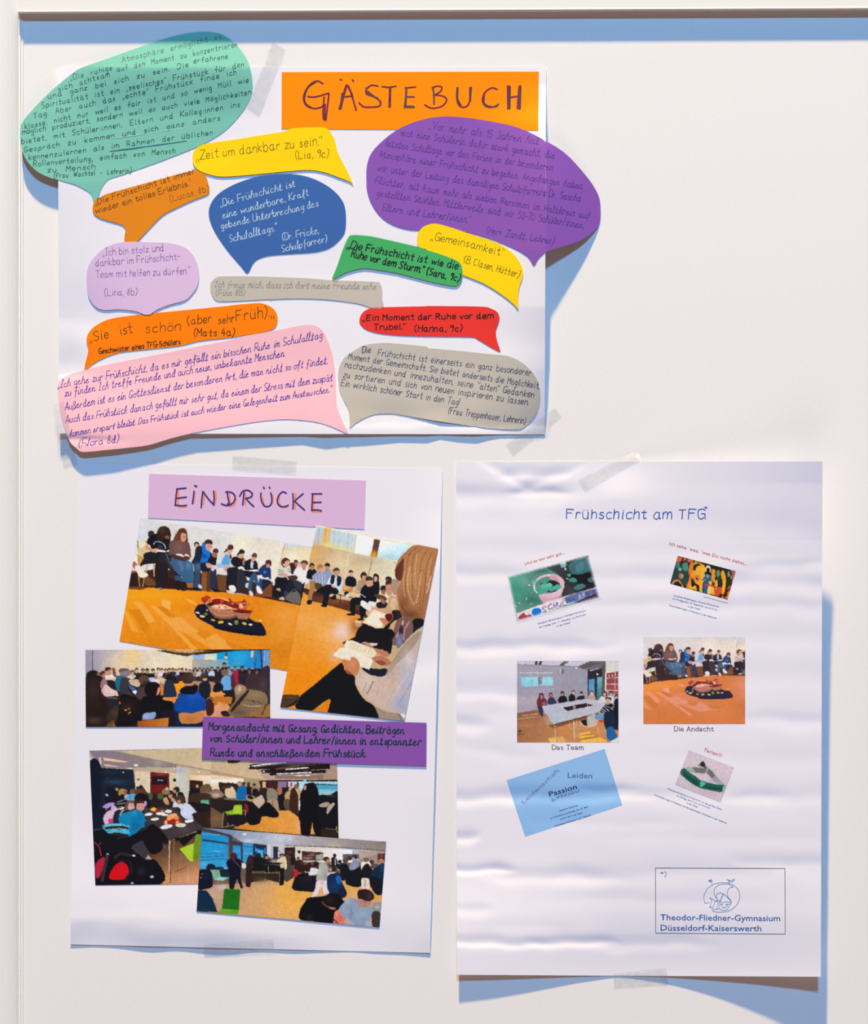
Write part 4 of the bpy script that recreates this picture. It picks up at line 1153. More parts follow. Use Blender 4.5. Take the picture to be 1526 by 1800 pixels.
CAFE.run('''
T 140 1310 6.358
f 2a2018
g b09c94 c8b088 100,0 1500,0 100,64 1500,20 3000,0 3000,420 1300,400 600,420 110,200
g 7c7484 8a7c7c 110,60 600,200 108,62 380,62 1090,215 1080,250 800,240 600,250 240,250
b d8d8d8 .6 960,100 90,70
b c0b8b0 .5 880,190 60,40
g c8b490 d8c098 1200,180 1526,250 400,70 1526,30 3000,0 3000,330 1526,290 1100,215
l 948070 10 400,66 1090,215 1560,300
p e8c0a0 260,135 500,175 560,185 480,190 270,170
p e0b098 260,205 460,235 300,240
p f0c0a8 215,125 238,130 242,230 222,200
p e8d0cc 108,140 200,160 180,168 112,170
g 101828 182030 110,200 600,500 115,165 215,190 240,250 600,270 620,500 560,560 500,830 140,830
s 0e1424 115,190 200,165 240,300 230,600 150,820 130,600
b 28405c .8 400,410 130,30
b 1c2c3c .8 340,300 110,20
l 7098a8 5 300,360 312,370
e f8e8e0 628,221 26,12
e f0d8d0 563,257 22,6
e c8c0c0 487,303 14,7
e fff0e0 1053,255 9,7
e f8e0c8 965,303 15,7
e ffe8c8 1332,298 14,7
e ffe8c8 1236,337 9,7
p d8c8a8 620,285 790,295 790,540 620,500
p 8a5048 640,368 672,368 672,392 640,392
p 681818 788,298 998,312 1000,545 790,545
p 201418 805,345 978,350 978,440 805,440
l a8b8e0 8 865,388 930,392
b b84040 .7 900,320 60,12
b 7c1c10 .7 890,480 60,30
p d8c49c 1000,300 1082,310 1080,520 1000,500
e 181818 1060,388 18,20
g c8ccc8 c8c0a8 1080,250 1225,250 1080,240 1225,265 1228,640 1080,640
b 98a0c0 .7 1130,280 60,26
p 301c14 1230,385 1375,398 1370,500 1230,520
p c88868 1298,440 1330,440 1328,476 1298,476
p e4d4b4 1375,398 1560,370 1560,500 1375,500
g e8c898 f8e8d8 1230,340 1526,340 1230,330 1526,340 1530,395 1380,398 1230,385
l 5a3424 3 1450,460 1526,465
l 5a3424 3 1450,485 1526,488
s 181418 1228,500 1340,480 1400,560 1380,640 1228,700
s 6a5038 1350,470 1440,430 1490,520 1500,600 1360,600
b 98a8a0 .7 1440,545 60,20
s 3a281c 1230,560 1526,570 1526,830 1300,830
p 64a88c 1355,612 1440,608 1450,690 1345,685
p 5c6a54 1340,685 1480,680 1460,700 1350,700
b d89828 .5 1500,740 40,80
# people standing at back
s 14141c 290,500 400,480 440,560 420,680 300,660
e 2c1e1a 410,480 26,26
s b8886c 400,480 430,480 425,505 405,505
p a0b8e0 285,545 318,545 316,565 288,565
s 3c2c20 640,480 700,460 740,510 770,560 700,560
e 241818 685,462 22,18
e 281c18 648,475 22,16
s a8804c 430,520 460,485 510,490 530,520 510,550 470,545 440,570
s 885c40 500,500 530,500 525,540 500,540
s 16141a 415,580 490,555 520,580 530,680 420,690
l a0a0a8 7 420,635 520,600
l a0a0a8 7 410,660 520,640
l a0a0a8 7 415,685 500,690
e 70503c 590,520 32,32
s d8a888 500,560 540,545 520,600 500,590
s 5a3c2c 610,500 700,490 730,540 640,560
s 58a4d0 515,580 560,545 630,548 610,615 520,610
l 1c4860 6 560,600 575,560
s 161018 620,560 700,530 770,590 790,680 740,680 700,620 620,620
s 241a1c 770,540 920,560 1000,600 900,670 790,640
e 4a5c28 900,570 36,36
e 48583c 790,570 24,40
s 8c6c50 915,520 950,480 1000,490 1000,545 940,550
e c8a888 975,485 18,18
s 3a2018 1040,490 1090,465 1120,500 1090,530
e 2c1c18 1085,490 32,28
s c08468 1040,500 1075,500 1075,530 1045,530
s 1a1418 1090,540 1140,520 1175,580 1180,640 1120,600
s 241a18 1000,545 1040,525 1070,550 1050,600
s c09070 990,560 1030,545 1025,585 1000,590
s c49470 930,600 970,580 1000,650 960,660
# people at table right
e c09078 1050,600 30,34
s 3c281c 1030,570 1070,560 1070,600 1050,590
s c8d4e4 1050,640 1100,610 1150,660 1140,740 1060,730 1040,690
e 4a3020 1120,605 54,50
s b08060 1085,620 1130,610 1110,660 1090,650
s ccd0e4 1140,680 1190,640 1250,680 1305,750 1270,790 1250,830 1150,830 1130,760
# table
p 34282a 720,700 1100,690 1260,830 1526,940 1526,960 720,960
s 1a1418 1200,640 1290,700 1310,760 1360,830 1526,900 1526,700 1330,640
# children left front
s 1c1a20 250,680 330,660 440,700 400,830 240,830
s a890d0 260,680 330,640 395,650 350,680 280,720
s c8a8c0 360,670 400,680 420,720 380,780 350,740
s d8d0d8 400,720 480,690 500,700 420,740
e 8c6450 560,670 50,56
s d0a0a0 530,650 600,640 615,700 560,720 530,700
s 6a4c38 510,660 540,620 610,620 600,650 550,650 530,720 510,720
s 382018 610,630 660,605 720,615 740,650 700,640 630,660 615,700
e d0988c 678,685 48,52
s 382018 615,625 680,608 735,630 700,645 640,650 620,680
e 2a1c1c 660,685 6,4
e 2a1c1c 700,685 6,4
l 804040 4 665,718 695,716
e b0a0c0 735,650 16,30
e 24181c 545,668 5,4
e 24181c 590,668 5,4
T 150 1420 6.936
g 0c1424 141a28 100,0 200,300 80,0 250,0 220,100 210,260 240,330 200,600 120,700
b 243c54 .7 140,370 40,40
s d4b4c8 215,120 260,50 330,20 370,40 340,110 290,180 240,200
s d0386c 280,140 340,130 340,170 290,180
s 1c2430 350,60 400,20 440,30 420,80 400,200 340,180
c a8a098 20 470,20 440,50 420,100
s 0c80b0 410,110 470,60 560,40 630,20 700,60 740,150 730,210 640,250 560,330 520,330 520,210 430,200 405,150
s 0a74a8 550,180 620,40 700,80 750,200 660,260 610,330 540,340
b 38a8d0 .5 600,60 30,40
b 085878 .6 620,220 50,40
s 26303c 740,160 830,150 900,140 900,180 820,200 760,240 720,220
s d89880 895,130 960,110 970,150 910,165
c 58b8d0 22 220,220 300,200 420,200 540,230
c 88d0e0 10 230,240 300,215 440,215
s 48a8c8 205,200 240,260 330,250 420,260 500,250 540,320 380,300 240,310
c a8dce8 7 330,290 400,250 460,260 490,300
c 1c4858 6 270,290 340,240 420,270
p 3c3436 720,0 1100,0 1160,110 1420,215 1410,260 1010,385 770,200 720,120
b 584c4c .5 1200,260 90,60
l 5a4c48 4 1010,388 1420,262
e e8e4e8 770,78 52,17 -8
e f0ece8 915,70 58,18
e e8d8c8 965,85 50,14
e e8e4e0 1010,42 46,20
e f0e4d8 845,136 54,16 -6
e f0f0f0 988,228 76,24 -12
e d8dce0 985,225 56,14 -12
e f0e8dc 1162,209 64,24
e dcc8a8 1162,207 44,14
e f0eef0 1265,158 58,20 -8
p ecf0f4 905,235 940,225 960,245 930,250
e 9c2818 860,36 66,18
s f0b048 790,20 830,-10 860,10 840,40 800,30
e c88858 935,38 18,14
s 9c2018 950,190 1000,130 1160,130 1150,180 1030,200
e e8985c 1050,105 54,32
e f0a868 1080,90 40,26
e e08850 1110,120 30,24
e f0a060 1020,130 30,22
p f0b058 965,155 1000,150 1000,205 965,198
p e8a050 1100,165 1140,150 1135,190 1100,190
s ccd0e8 1165,30 1200,0 1290,0 1355,60 1310,90 1300,130 1220,130 1165,80
s 2a1c14 1300,90 1370,50 1526,60 1526,240 1420,215
g 4c3424 c88c60 1000,450 1200,900 780,540 1010,400 1420,270 1420,960 930,960 880,830
b 8a6448 .6 1180,620 160,60
b d09050 .7 1010,850 60,60
b e09848 .6 960,860 40,50
b c89070 .6 1250,860 120,60
s 120c10 560,340 720,270 830,200 1010,385 960,470 900,540 800,560 700,420
p 14100e 1040,390 1410,262 1410,330 1330,340 1200,470 1140,400
b 6a6058 .7 960,460 20,40
p c8a078 1015,400 1040,400 1030,915 1015,915
p 4a2c1c 1035,440 1045,400 1040,915 1030,915
p 7a5c40 1070,400 1090,395 1078,610 1066,610
l a89888 7 1040,400 1090,380
l a89c90 7 1150,360 1360,285
l 5a4438 4 1130,510 1120,780
l 5a4438 4 1200,560 1195,740
l b8a898 4 1250,670 1248,900
l 3c2c24 5 1090,780 1250,710
p 8cb028 1350,325 1415,320 1400,620 1300,655 1325,440
p a8cc30 1145,495 1330,430 1325,560 1300,655 1280,655
p 6c8a24 1320,440 1360,330 1415,320 1400,625 1310,640
b 5a7020 .5 1350,600 30,60
# rucksacks
s 0e0e14 100,270 220,260 300,320 500,350 640,340 700,420 560,560 300,560 120,520
s 34323a 560,480 680,400 720,440 810,630 730,620 640,560
p b09888 730,620 770,570 810,630
s 0c0a10 120,520 300,540 600,540 730,640 860,640 930,920 120,945
s b01c38 120,690 220,600 230,680 170,840 130,840
s c80c18 290,860 330,740 400,670 460,660 520,720 520,830 440,875
c 3a2c30 40 270,560 240,700 200,900
c 2c2428 34 350,620 430,560 560,580
c 20181c 30 540,650 560,760 480,880
l c83848 9 105,410 170,480 195,590
l b04060 5 160,455 190,420
l 584c60 9 105,270 190,255
e c8c8d0 270,560 16,8
e e0c8c4 590,582 20,12
e c8ccd8 810,840 22,18
e 14121a 810,842 10,8
e b0b8c8 570,915 18,8
b 4c2030 .4 450,640 60,20
b 2c3038 .6 680,770 50,50
l 484850 5 380,375 520,350
T 370 1330 6.358
# right half of the room
g c8ac88 d0b490 0,40 600,200 0,35 600,30 600,250 400,250 0,170
p b49878 0,150 400,230 640,262 640,275 370,245 0,190
p e8ccac 0,200 370,243 370,300 250,300 0,270
p f8ecd8 0,255 370,243 370,300 260,300 90,290 0,300
p 2c1c1c 90,287 255,290 255,350 90,345
p a89474 370,245 640,268 640,360 370,330
g b8a090 a88c78 700,60 1400,60 420,40 1420,70 1420,262 640,262 560,200
p 3c2820 185,38 345,42 290,70 200,75
p 201418 420,95 480,80 1330,80 1335,135 1100,140 430,140
p 7a6058 470,98 840,60 900,70 480,120
b 7c6458 .7 1000,80 200,24
p 1c1214 560,150 1180,100 1330,90 1330,135 580,185
p 5c443c 720,130 980,90 1000,110 740,150
p 1c1214 655,185 720,170 1290,145 1290,180 660,210
p 8a7060 720,215 1260,200 1260,250 720,245
l fff8f4 13 480,102 640,80 850,60
l fff4f0 11 835,142 1095,122
l fff4f0 11 735,192 1125,175
l fff0e8 8 940,212 1110,208
e fff8f0 430,107 10,8
e fff8f0 463,103 9,7
e fff8f0 595,165 12,8
e fff0e8 1120,175 10,7
p 2c1c1c 640,262 1420,258 1420,275 860,280 860,340 560,350 540,270
p 481c1c 640,275 740,275 740,350 640,350
p d8a880 580,280 620,280 615,345 580,345
p 8a7090 750,275 850,275 850,340 750,345
p c8c8e0 865,278 965,275 965,340 900,350 865,330
p b84c38 890,290 915,290 910,340 895,340
p b4dce4 985,275 1125,275 1125,380 985,380
p 68ccdc 1035,253 1072,253 1070,275 1035,275
p 84b8cc 1150,275 1420,275 1420,450 1150,450
p 48a0bc 1160,310 1420,318 1420,370 1160,360
p a8d4dc 1160,275 1420,280 1420,300 1160,300
p 1c1c24 1150,300 1420,313 1420,320 1150,310
b 98d0cc .7 1300,410 100,30
# left side tables
s d8bc98 170,360 240,335 285,400 285,460 200,460 160,420
e 3c281c 200,330 30,22
e 4a3020 150,345 24,24
s 8c6a54 20,370 100,370 150,440 20,460
b f0e8e0 .6 60,430 50,24
p 70706c 150,460 400,465 400,490 220,495 150,480
p 241c18 0,470 400,495 400,560 140,640 0,640
s 0c68a4 295,370 330,320 390,330 410,400 408,470 290,470
e c89878 325,300 30,28
s b8906c 295,290 320,272 355,285 350,320 330,300
e 4a3024 370,300 22,20
s 201818 405,340 440,330 445,420 410,430
p 3c2418 410,285 440,285 440,340 410,340
e 3a2820 490,315 20,20
s 98806c 460,360 500,320 550,370 550,420 470,420
s 181216 470,370 520,360 550,430 480,450
s 2c1e1c 550,360 630,360 640,470 560,470
s b09068 400,440 450,425 500,460 480,500 410,490
s 201818 410,440 450,430 480,470 430,470
s c8b09c 470,500 520,450 570,430 605,500 560,560 520,600 500,540
e 241818 520,425 34,22
s 888070 635,370 690,350 750,400 750,470 640,480
s a88c74 640,480 740,480 760,600 700,590 640,540
l 5a4438 6 695,490 700,590
s 1c1418 760,380 860,350 900,400 860,500 760,500
s a87058 745,350 790,345 800,400 760,430
s 18121a 760,440 830,430 830,600 770,570
s c09c68 830,420 870,380 900,380 900,470 840,490
e c8a080 890,360 18,18
s 5c4838 820,490 880,480 880,600 830,580
s c8a078 950,340 990,350 1018,400 990,480 950,420
e 7a5c44 960,330 28,26
s 3a2018 890,400 920,360 950,370 980,450 980,660 900,680 880,560
s d8ccd0 985,490 1010,500 1000,580 985,600
# floor
g c88428 e8a050 300,800 1000,620 560,680 760,600 880,600 990,680 1010,870 600,840 250,800
b e89c30 .6 700,720 160,60
b e8b0a0 .7 985,780 20,50
p d89448 1110,740 1160,740 1180,860 1120,870
s 141016 400,500 500,540 560,620 550,740 440,760 400,680
s 100c12 540,580 640,510 700,560 760,630 740,680 640,670 560,650
p 68503c 0,560 140,640 140,790 0,790
b 9c6c28 .5 60,690 60,40
p 8cb424 150,615 245,600 275,540 350,535 355,640 345,655 190,645
p a4cc2c 260,545 345,540 345,640 255,630
l b0a48c 6 145,620 130,790
l b0a48c 7 190,650 195,770
l c0b49c 8 250,650 255,770
l b0a48c 5 320,650 322,750
l b8b0a4 7 388,600 390,760
l a89c8c 6 350,605 385,600
l c8bca8 5 130,790 260,765 290,790
s 1c1418 200,655 380,655 380,750 210,750
s 8c1830 385,530 420,550 420,620 390,610
# dark coats
s 0e0c12 1010,400 1060,310 1130,290 1180,320 1210,420 1225,560 1200,700 1160,720 1020,710 985,700 1000,560 1000,450
s c0887c 1038,330 1062,315 1072,350 1050,375
s 100c12 1035,330 1060,300 1075,310 1050,325
s 100c12 1015,700 1100,700 1100,860 1015,860
s 100c12 1060,700 1130,710 1110,860 1060,860
s 0e0c12 1150,690 1290,690 1290,870 1170,870
s 101016 1210,440 1330,430 1380,400 1425,420 1430,860 1280,850 1200,640
b 38404c .7 1360,440 40,16
s a89484 1215,540 1270,510 1330,515 1300,560 1230,560
s b0a898 1310,560 1360,520 1390,525 1340,600 1300,640
p 2a2018 1230,810 1420,800 1440,895 1230,880
l 8c887c 4 1290,800 1410,815
c a8c828 8 1410,780 1408,820 1430,850
w .2 1.6
n .016 5
n .035 1.0
''')
HALLWAY = Canvas(340, 1448, 686, 1638)
HALLWAY.run('''
T 335 1450 8.478
f 6a5444
g 7888a8 b8bcc4 300,60 1300,200 172,36 800,80 1526,130 3000,260 3000,420 1200,300 780,260 620,170
b 5c74a0 .6 500,130 160,50
b c8d8e8 .8 870,235 120,26
b d8dce8 .5 1300,190 150,50
e fff8f0 803,137 30,13
p 3c3c48 170,40 330,75 620,155 620,185 480,150 165,88
g 0c88c8 3898c8 170,90 300,700 165,95 560,180 560,640 300,650 130,660
b 1c9cd4 .6 300,330 120,90
b 60b0d8 .6 200,580 80,40
l 88c8e8 6 170,130 440,150
l a8d4e8 7 340,385 440,395
l 0c3c68 6 150,430 560,430
l 0c3c68 7 150,475 500,462
l 0c3c68 7 150,530 420,505 560,515
p 303844 165,205 560,265 560,290 165,235
l 1c6090 5 548,180 548,500
p 383c48 565,150 625,165 620,420 580,420
p 2890c8 630,300 745,315 745,540 630,480
l 88c4e0 5 640,370 740,385
p 34384a 625,235 775,260 775,560 745,560 745,315 625,295
p 3494cc 778,265 930,280 930,560 778,560
l 20405c 9 778,318 940,330
l a0d0e8 5 790,420 930,430
p 1c3048 930,275 1135,305 1135,460 930,460
p 2c90c8 960,320 1080,345 1085,400 960,400
p 1c283c 965,290 1130,330 1130,380 970,350
p 48b0dc 990,380 1080,385 1080,480 1000,480
p 3078a8 1095,340 1125,345 1125,430 1095,430
g d0d0d8 c0bcbc 1135,300 1400,300 1135,290 1526,300 1526,480 1135,480
p 242c3c 1228,322 1305,322 1300,500 1228,500
p b0b0b8 1195,290 1220,295 1220,500 1195,500
e 303038 1322,390 8,10
p 3a1c1c 1400,335 1560,340 1560,500 1400,480
b 844844 .6 1450,360 50,14
# floor
g a48470 d8a468 200,900 1200,1300 130,900 560,880 1526,800 3000,700 3000,1700 100,1300
b d8a050 .8 1450,1000 180,160
b c0a090 .8 300,1050 150,120
b d8c8d0 .6 470,930 70,50
b 90786c .5 750,890 120,60
b c89c70 .5 900,1250 200,80
T 500 1460 8.03
b e0a840 .8 150,900 260,220
b e8a850 .7 100,1050 260,160
b dca040 .7 930,830 120,60
b d89c30 .7 1300,940 80,60
T 335 1450 8.478
s 0a1020 130,690 200,660 290,680 330,820 320,920 240,950 110,945
b 102040 .7 220,760 60,60
s 101c30 235,620 270,580 340,585 370,620 380,660 290,665 240,660
s 182c44 370,630 440,620 510,645 400,665
e a02c40 170,730 16,10
e 68a0c0 150,785 16,8
l d8e4e8 7 500,648 555,648
p 0c2434 400,665 580,660 560,820 440,760
p 70a488 300,665 430,670 450,820 345,815
p 88c4b4 345,815 450,770 580,785 480,830
p 8cc8b8 440,770 575,785 480,825
l 88a49c 5 400,830 405,900
l 607c70 4 480,830 478,1000
l 506460 4 345,820 330,860
# people
s 0c1020 530,560 590,500 650,480 740,520 770,590 750,640 750,820 780,930 740,935 690,800 640,950 580,950 570,700
e 38202c 640,460 54,50
s 481c28 590,440 640,415 690,450 690,490 620,490
l 8c5868 8 620,500 690,570 740,630
s 28181c 830,560 860,470 900,450 940,490 950,590 910,720 890,920 825,920 820,740
b 4a3028 .6 890,520 30,50
s d8d4cc 760,570 820,580 820,640 770,640
e c89078 935,635 22,18
s c08868 805,930 850,925 890,930 885,950 820,950
s 141418 940,480 1010,460 1090,490 1200,520 1200,560 1060,590 960,640 940,560
e 241c1c 1015,450 32,36
e 342824 1125,470 36,34
s b48068 1110,470 1155,465 1150,500 1120,505
p 3c4440 1040,575 1320,560 1340,600 1080,615
s 14100e 960,600 1330,610 1330,690 960,700
p 485030 950,690 1110,680 1110,715 960,715
l 988c78 10 1155,620 1160,780
l b0a490 7 1110,700 1105,930
l b0a490 6 1020,945 1105,880 1200,955
l 98907c 5 1180,700 1178,860
l 98907c 5 1240,740 1245,900
l 8c8470 5 970,730 965,930
l 7c7464 4 1275,640 1270,900
l c8bca8 5 1190,860 1260,915
p 2c201a 900,720 1320,720 1320,860 1100,800 900,860
b 5c4430 .6 1050,810 120,50
s d8c4a0 1330,500 1370,445 1410,460 1435,560 1425,650 1345,640
s e0d0b8 1280,530 1340,500 1350,560 1300,560
e 20181c 1362,450 42,28
s b88468 1345,450 1380,450 1375,475 1350,475
s 121016 1340,650 1430,655 1400,800 1380,890 1325,890 1330,760
s 1c1410 1000,560 1340,560 1330,580 1000,585
b e8ece8 .6 1230,540 60,16
s 5c4a40 1420,470 1480,450 1526,520 1526,640 1440,640
s 16141c 1430,640 1520,620 1526,760 1480,820 1420,800
# foreground left
p 08263e 112,970 235,975 330,1100 400,1300 90,1285
b 143c3c .6 200,1260 60,30
g 146014 186c18 480,960 720,1300 500,950 740,958 718,1270 465,1250
p 1c6c18 500,952 740,960 736,975 498,966
p 58941c 465,1252 720,1268 700,1335 400,1310
l a0d060 5 500,1262 640,1272
c 98cc50 4 430,1290 460,1278 500,1290 510,1310
T 500 1460 8.03
g b4b0b8 8a7c74 0,60 1430,200 0,50 778,90 1437,160 1425,290 900,250 0,190
b c8d4dc .8 60,100 60,60
b c8b898 .6 700,200 120,40
l 50443c 9 0,205 860,240 1425,290
l 2c1c14 10 280,72 350,76
l 2c1c14 10 850,112 940,118
l 2c1814 8 1360,155 1437,162
g d8ccbc f4ecf0 300,260 900,320 150,215 960,270 960,450 150,440
g b8a498 a89488 970,270 1420,320 965,270 1425,295 1420,480 965,430
p b8b4b8 965,272 1060,285 1060,400 965,400
p 2c1418 0,235 150,240 150,400 0,380
b 5c4048 .8 70,300 50,20
e 1c1418 205,298 22,22
p 3c2020 245,288 545,305 540,420 245,420
b a07078 .7 390,330 50,20
b c8a098 .7 320,390 60,24
p 98a490 440,350 540,320 535,420 440,410
l d8b8b8 3 260,350 430,352
l c89898 3 260,380 430,384
p 5a5468 820,330 1050,330 1050,400 820,385
p 5a2824 1315,320 1420,320 1415,440 1310,450
l c89890 3 1350,340 1385,340
l c89890 3 1350,360 1385,360
l c89890 3 1350,380 1385,380
p 98887c 1060,400 1315,330 1310,460 1060,460
# crowd
s 4a3c34 0,380 60,340 120,440 100,660 0,700
s d8d4a4 0,360 28,420 30,520 0,540
m 241a1a a07060 1c1618 190,400 22 1c1618
s 201418 80,390 150,380 160,470 100,480
s 2c1818 150,440 230,410 300,470 360,440 470,440 480,540 400,560 300,600 160,560
b 5a3838 .6 260,460 50,30
b c88c80 .7 390,460 18,22
b b87c60 .5 300,470 30,10
s b02028 120,610 160,545 210,610 200,660 150,670
s 14101a 130,700 200,620 300,600 440,640 460,760 420,860 340,860 120,830
b 2c2028 .6 320,680 60,50
s d4d8d8 360,560 380,520 470,540 480,600 400,630 340,620
l e8d8d0 8 280,580 440,600
e 3c2418 590,400 44,34
s b87c68 590,410 630,400 630,450 600,470
s a8a8a0 490,470 550,440 600,480 620,560 610,700 560,720 450,700 460,620 480,540
b c8c8c0 .5 500,560 30,60
b 7c8078 .6 580,640 30,40
s ddd0d4 460,710 600,715 610,800 630,880 590,890 560,900 520,790 450,930 380,935 430,820
b c890a0 .7 530,740 30,24
e 241a1a 710,350 24,28
s 201a1c 650,400 700,370 745,420 730,500 640,500
l d8d0d0 12 655,400 650,480
l d8d0d0 12 715,390 715,490
s 181a24 730,500 760,420 800,420 800,480 790,560
l e8e8e8 10 740,450 790,470
l e8e8e8 8 740,545 780,550
e b89080 660,550 34,20
e 2c2020 700,545 34,40
s e0ccc8 610,600 690,580 720,590 620,640
s 0e2848 610,640 690,600 780,600 800,700 860,830 870,920 780,960 640,880 600,760
s 1460b0 735,640 780,640 800,720 760,760 725,700
b 183c70 .6 700,780 60,60
e 141c34 820,880 60,70
s 14141c 790,500 850,460 900,500 920,600 850,700 800,690
e 584430 860,420 44,34
e 3c2c28 920,390 34,30
s 7c90b0 910,520 960,430 1030,420 1050,480 1010,540 940,550
e 241c20 992,370 32,26
s b89080 960,380 985,370 985,410 960,405
s 12121a 880,570 960,560 1080,520 1080,780 900,770 860,720
e c8907c 985,520 20,14
s e8dcc8 1080,460 1140,430 1210,450 1210,520 1150,520 1090,570
e 74644c 1150,410 40,34
e 3a2424 1230,440 30,26
s 141420 1085,560 1130,480 1180,465 1240,560 1250,660 1090,670
s 101018 1075,580 1110,570 1100,760 1060,760
p dcccc0 1088,665 1198,675 1198,825 1078,815
l 5c4c44 8 1140,690 1136,810
s 5c4844 1230,480 1310,470 1310,560 1250,560
l e8d0b8 10 1240,540 1280,545
e c87c60 1365,430 40,34
s 10263c 1240,560 1320,500 1400,460 1400,700 1370,900 1260,860 1200,720
b 1c4c78 .7 1375,520 24,70
s 12141c 1200,660 1370,700 1370,900 1260,870
# foreground pair
s 0c0c10 215,1250 220,1120 290,1000 340,945 560,920 640,880 760,900 830,980 860,1000 780,1100 710,1150 690,1270 690,1310 400,1280
b 1c2420 .8 350,1230 40,50
b 34281c .6 640,980 60,60
c 5c3c28 22 530,1000 560,1040 640,1090
s a86c50 620,1080 700,1080 720,1110 660,1110
s e07868 690,1290 700,1200 740,1130 780,1140 860,1230 840,1320 700,1310
b f8a890 .6 740,1180 20,30
l 3c2018 12 690,1250 760,1310
l a84838 5 760,1180 820,1260
l a84838 5 740,1210 800,1280
s 8c9cb4 770,1130 820,1030 900,960 990,950 1060,1050 1180,1080 1250,1060 1240,1160 1200,1280 1190,1345 1000,1330 960,1290 880,1250
b 98b4c0 .6 1080,1180 80,60
b 6c7c94 .6 940,1150 30,80
b a8b4c8 .5 900,1000 40,40
s b0a8b0 840,1280 890,1240 990,1330 880,1310
e 28181c 1150,910 118,84 20
b 4c3434 .7 1200,930 40,50
s 28181c 1030,880 1060,830 1080,960 1040,960
s b08478 1000,990 1060,960 1150,990 1230,1010 1180,1080 1100,1080 1050,1060
l 4c2c2c 6 1100,990 1160,1020
l 8c3c3c 5 1130,1055 1160,1060
c 788498 5 990,960 1010,1030 1070,1080
s a8b0c4 1140,1290 1180,1270 1230,1320 1230,1355 1150,1345
s 8c9088 1240,1030 1300,1010 1365,1010 1350,1160 1260,1140
b c8ccc8 .6 1310,1080 30,30
s 34302c 1240,1150 1350,1160 1345,1370 1240,1340
w .2 1.6
n .016 5
n .035 1.0
''')
TEAM = Canvas(905, 1158, 1092, 1310)
